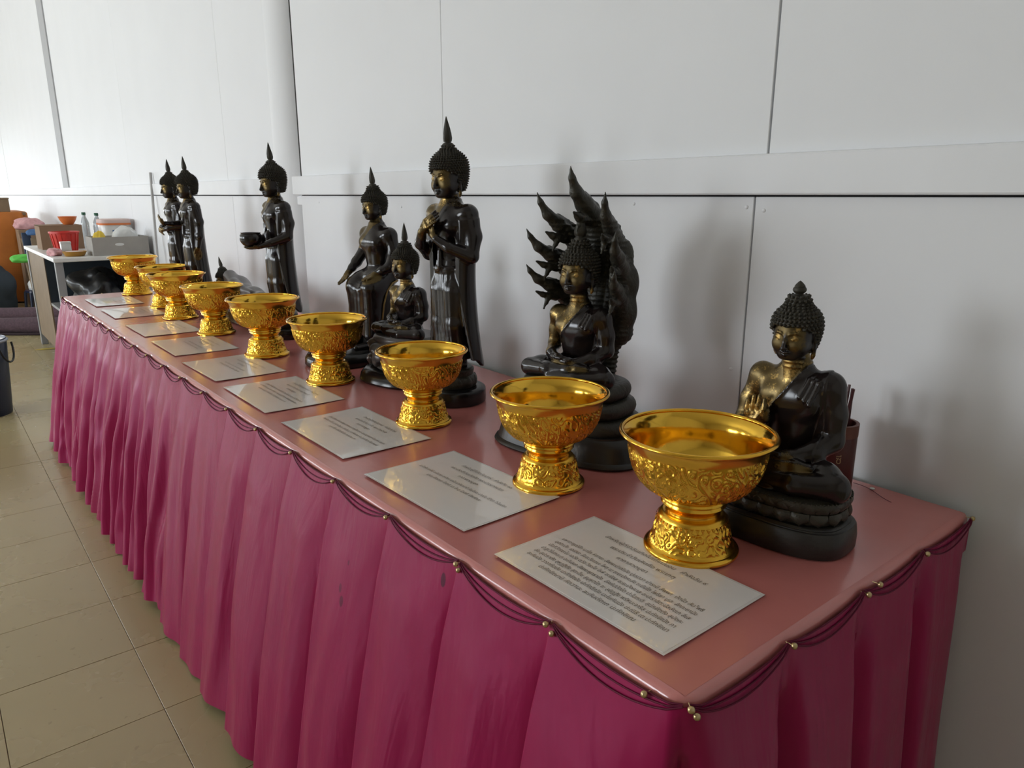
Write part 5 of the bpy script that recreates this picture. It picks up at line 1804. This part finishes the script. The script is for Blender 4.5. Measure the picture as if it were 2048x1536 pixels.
tag(lump('white_bag', (-8.75, 1.230, 0.0), (0.10, 0.10, 0.09), P['white_soft'], 41, 0.18), 'small crumpled white bag on the floor behind the far table corner', 'bag')
tag(lump('orange_scrap', (-7.95, 1.10, 0.0), (0.06, 0.05, 0.10), P['orange_plastic'], 44, 0.2), 'orange scrap on the floor behind the far table corner', 'scrap')

# orange draped table and what stands around it
t = thing('draped_table', 'table draped in an orange cloth at the far left', 'table', (-11.6, 0.760, 0))
V, F = [], []
nseg = 120
rows = [(1.10, 0.0), (1.085, 0.012), (0.9, 0.02), (0.6, 0.04), (0.3, 0.06), (0.02, 0.08)]
for zz, ex in rows:
    for i in range(nseg):
        a = 2 * PI * i / nseg
        c_, s_ = math.cos(a), math.sin(a)
        w_ = ex * 0.4 * math.sin(a * 17 + 0.7 * math.sin(a * 5))
        V.append(((0.70 + ex + w_) * math.copysign(abs(c_) ** 0.3, c_), (0.36 + ex + w_) * math.copysign(abs(s_) ** 0.3, s_), zz))
for j in range(len(rows) - 1):
    for i in range(nseg):
        k = (i + 1) % nseg
        F.append((j * nseg + i, (j + 1) * nseg + i, (j + 1) * nseg + k, j * nseg + k))
F.append(tuple(range(nseg)))
mobj('drape', V, F, P['orange_cloth'], t)
box('table_top', (-0.68, -0.34, 1.06), (0.68, 0.34, 1.095), P['wood'], t)
for lx in (-0.62, 0.62):
    for ly in (-0.28, 0.28):
        box('leg', (lx - 0.02, ly - 0.02, 0), (lx + 0.02, ly + 0.02, 1.06), P['wood'], t)
for k, (x, y, w, h, lab) in enumerate(((-11.10, 0.70, 0.20, 0.13, 'brown wooden box at the left on the orange cloth'), (-11.05, 0.885, 0.13, 0.15, 'darker wooden box at the right edge of the orange draped table'))):
    t = thing('wooden_box', lab, 'box', (x, y, 1.1005), 0, 'wooden boxes on the orange table')
    box('body', (-0.09, -w / 2, 0), (0.09, w / 2, h), P['wood'] if k else P['brown_card'], t, bevel=0.004)
    box('lid', (-0.095, -w / 2 - 0.005, h), (0.095, w / 2 + 0.005, h + 0.018), P['wood'] if k else P['brown_card'], t, bevel=0.004)
t = tube('black_stand', [(-11.55, 0.84, 1.112), (-11.55, 0.80, 1.30), (-11.58, 0.70, 1.48)], [0.045, 0.03, 0.012], P['dark_plastic'], None, 12)
tag(t, 'black tapered stand leaning at the far left edge', 'stand')
tag(lump('slate_heap', (-10.30, 0.480, 0.0), (0.42, 0.33, 0.40), P['slate_cloth'], 50, 0.12), 'heap of dark slate cloth in front of the orange table', 'cloth')
t = thing('low_stool', 'low dark blue plastic stool beside the slate cloth heap', 'stool', (-9.95, 0.985, 0), 0.2)
mobj('seat', *super_vf([(0.215, 0.10, 0.10), (0.22, 0.108, 0.108), (0.240, 0.105, 0.105), (0.245, 0.098, 0.098)], 40, 4), P['navy_plastic'], t)
for lx in (-1, 1):
    for ly in (-1, 1):
        tube('leg', [(lx * 0.088, ly * 0.088, 0.22), (lx * 0.105, ly * 0.105, 0.0)], [0.018, 0.014], P['navy_plastic'], t, 8)
tag(lump('white_sack', (-9.96, 1.000, 0.2455), (0.090, 0.090, 0.085), P['white_soft'], 60, 0.12), 'round white sack sitting on the low stool', 'sack')
t = thing('amber_bottle', 'amber plastic bottle standing before the stool', 'bottle', (-9.55, 1.045, 0))
lathe('bottle', refine([(0.040, 0), (0.045, 0.005), (0.045, 0.26), (0.036, 0.30), (0.016, 0.34), (0.016, 0.37)], 2), P['amber'], t, 24)
lathe('cap', [(0.020, 0.36), (0.020, 0.385), (0.016, 0.39)], P['wood'], t, 16)
t = thing('green_duster', 'green headed duster standing by the slate cloth heap', 'duster', (-9.60, 0.900, 0))
tube('handle', [(0.06, 0.04, 0.0), (0.0, 0.0, 0.60)], 0.014, P['wood'], t, 10)
lump('duster_head', (0.0, -0.03, 0.58), (0.06, 0.12, 0.045), P['green_cloth'], 63, 0.16, t, flat=False)
for k, (x, y0, y1, r, lab) in enumerate(((-9.22, 0.40, 1.20, 0.072, 'rolled purple brown rug lying behind the other roll'), (-8.36, 0.30, 1.08, 0.078, 'rolled purple brown rug lying nearest on the floor'))):
    t = thing('rolled_rug', lab, 'rug', (x, (y0 + y1) / 2, r), -0.62 - 0.04 * k, 'rolled rugs on the floor')
    L = (y1 - y0) / 2
    pr = [(r * 0.86, -L), (r, -L + 0.02)] + [(r * (1 + 0.05 * math.sin(7 * q)), q) for q in np.linspace(-L + 0.05, L - 0.05, 14)] + [(r, L - 0.02), (r * 0.86, L)]
    o = lathe('roll', pr, P['rug'], t, 28)
    o.rotation_euler = (-PI / 2, 0, 0)
    o.scale = (1.35, 0.98, 1)
    o = lathe('roll_end', [(r * 0.55, -L - 0.004), (r * 0.80, -L - 0.002), (r * 0.80, -L + 0.03)], P['rug_edge'], t, 24)
    o.rotation_euler = (-PI / 2, 0, 0)
    tube('fringe', [(r * 1.36, -L + 0.03, -r * 0.80), (r * 1.42, 0, -r * 0.86), (r * 1.36, L - 0.03, -r * 0.80)], 0.012, P['rug_edge'], t, 8)
lf = mobj('leaf', [(-0.10, 0, 0.001), (-0.04, 0.025, 0.006), (0.04, 0.022, 0.008), (0.10, 0, 0.002), (0.04, -0.020, 0.004), (-0.04, -0.022, 0.002), (0, 0, 0.010),
                   (-0.10, 0, 0.0), (-0.04, 0.025, 0.005), (0.04, 0.022, 0.007), (0.10, 0, 0.001), (0.04, -0.020, 0.003), (-0.04, -0.022, 0.001), (0, 0, 0.009)],
          [(0, 1, 6), (1, 2, 6), (2, 3, 6), (3, 4, 6), (4, 5, 6), (5, 0, 6), (7, 13, 8), (8, 13, 9), (9, 13, 10), (10, 13, 11), (11, 13, 12), (12, 13, 7)] + [(i, (i + 1) % 6, 7 + (i + 1) % 6, 7 + i) for i in range(6)], P['leaf'], loc=(-7.35, 0.73, 0.0005), rot=(0, 0, 1.2))
tag(lf, 'yellow leaf lying on the floor before the rugs', 'leaf')

# navy bin at the left edge
t = thing('waste_bin', 'navy blue waste bin with a grey rim at the left edge', 'bin', (-5.33, 0.165, 0), 0.1)
lathe('bin', refine([(0.128, 0.0), (0.135, 0.006), (0.150, 0.20), (0.166, 0.44), (0.168, 0.45), (0.158, 0.45), (0.140, 0.20), (0.122, 0.02), (0.002, 0.018)], 2), P['navy_plastic'], t, 48)
ring_ = [(0.166 + 0.009 * math.cos(a), 0.452 + 0.008 * math.sin(a)) for a in np.linspace(0, 2 * PI, 11)]
lathe('rim', ring_, pm('pale_grey_plastic', (0.30, 0.33, 0.38), 0.4), t, 48, cap0=False, cap1=False)
lathe('liner', refine([(0.150, 0.40), (0.155, 0.445), (0.162, 0.455)], 2), P['white_soft'], t, 40, cap0=False, cap1=False)
lump('red_contents', (0.03, 0.0, 0.34), (0.11, 0.11, 0.07), P['red_plastic'], 70, 0.15, t)
hd = [(0.10 * math.cos(a) * 0.45 + 0.165, 0.02 * 0, 0.44 - 0.10 * math.sin(a)) for a in np.linspace(0, PI, 12)]
tube('handle', [(0.12 * math.cos(a) * 0 + 0.174 + 0.02 * math.sin(a), 0.07 * math.cos(a), 0.435 - 0.11 * math.sin(a)) for a in np.linspace(0, PI, 14)], 0.006, P['dark_plastic'], t, 8).rotation_euler = (0, 0, 0.9)
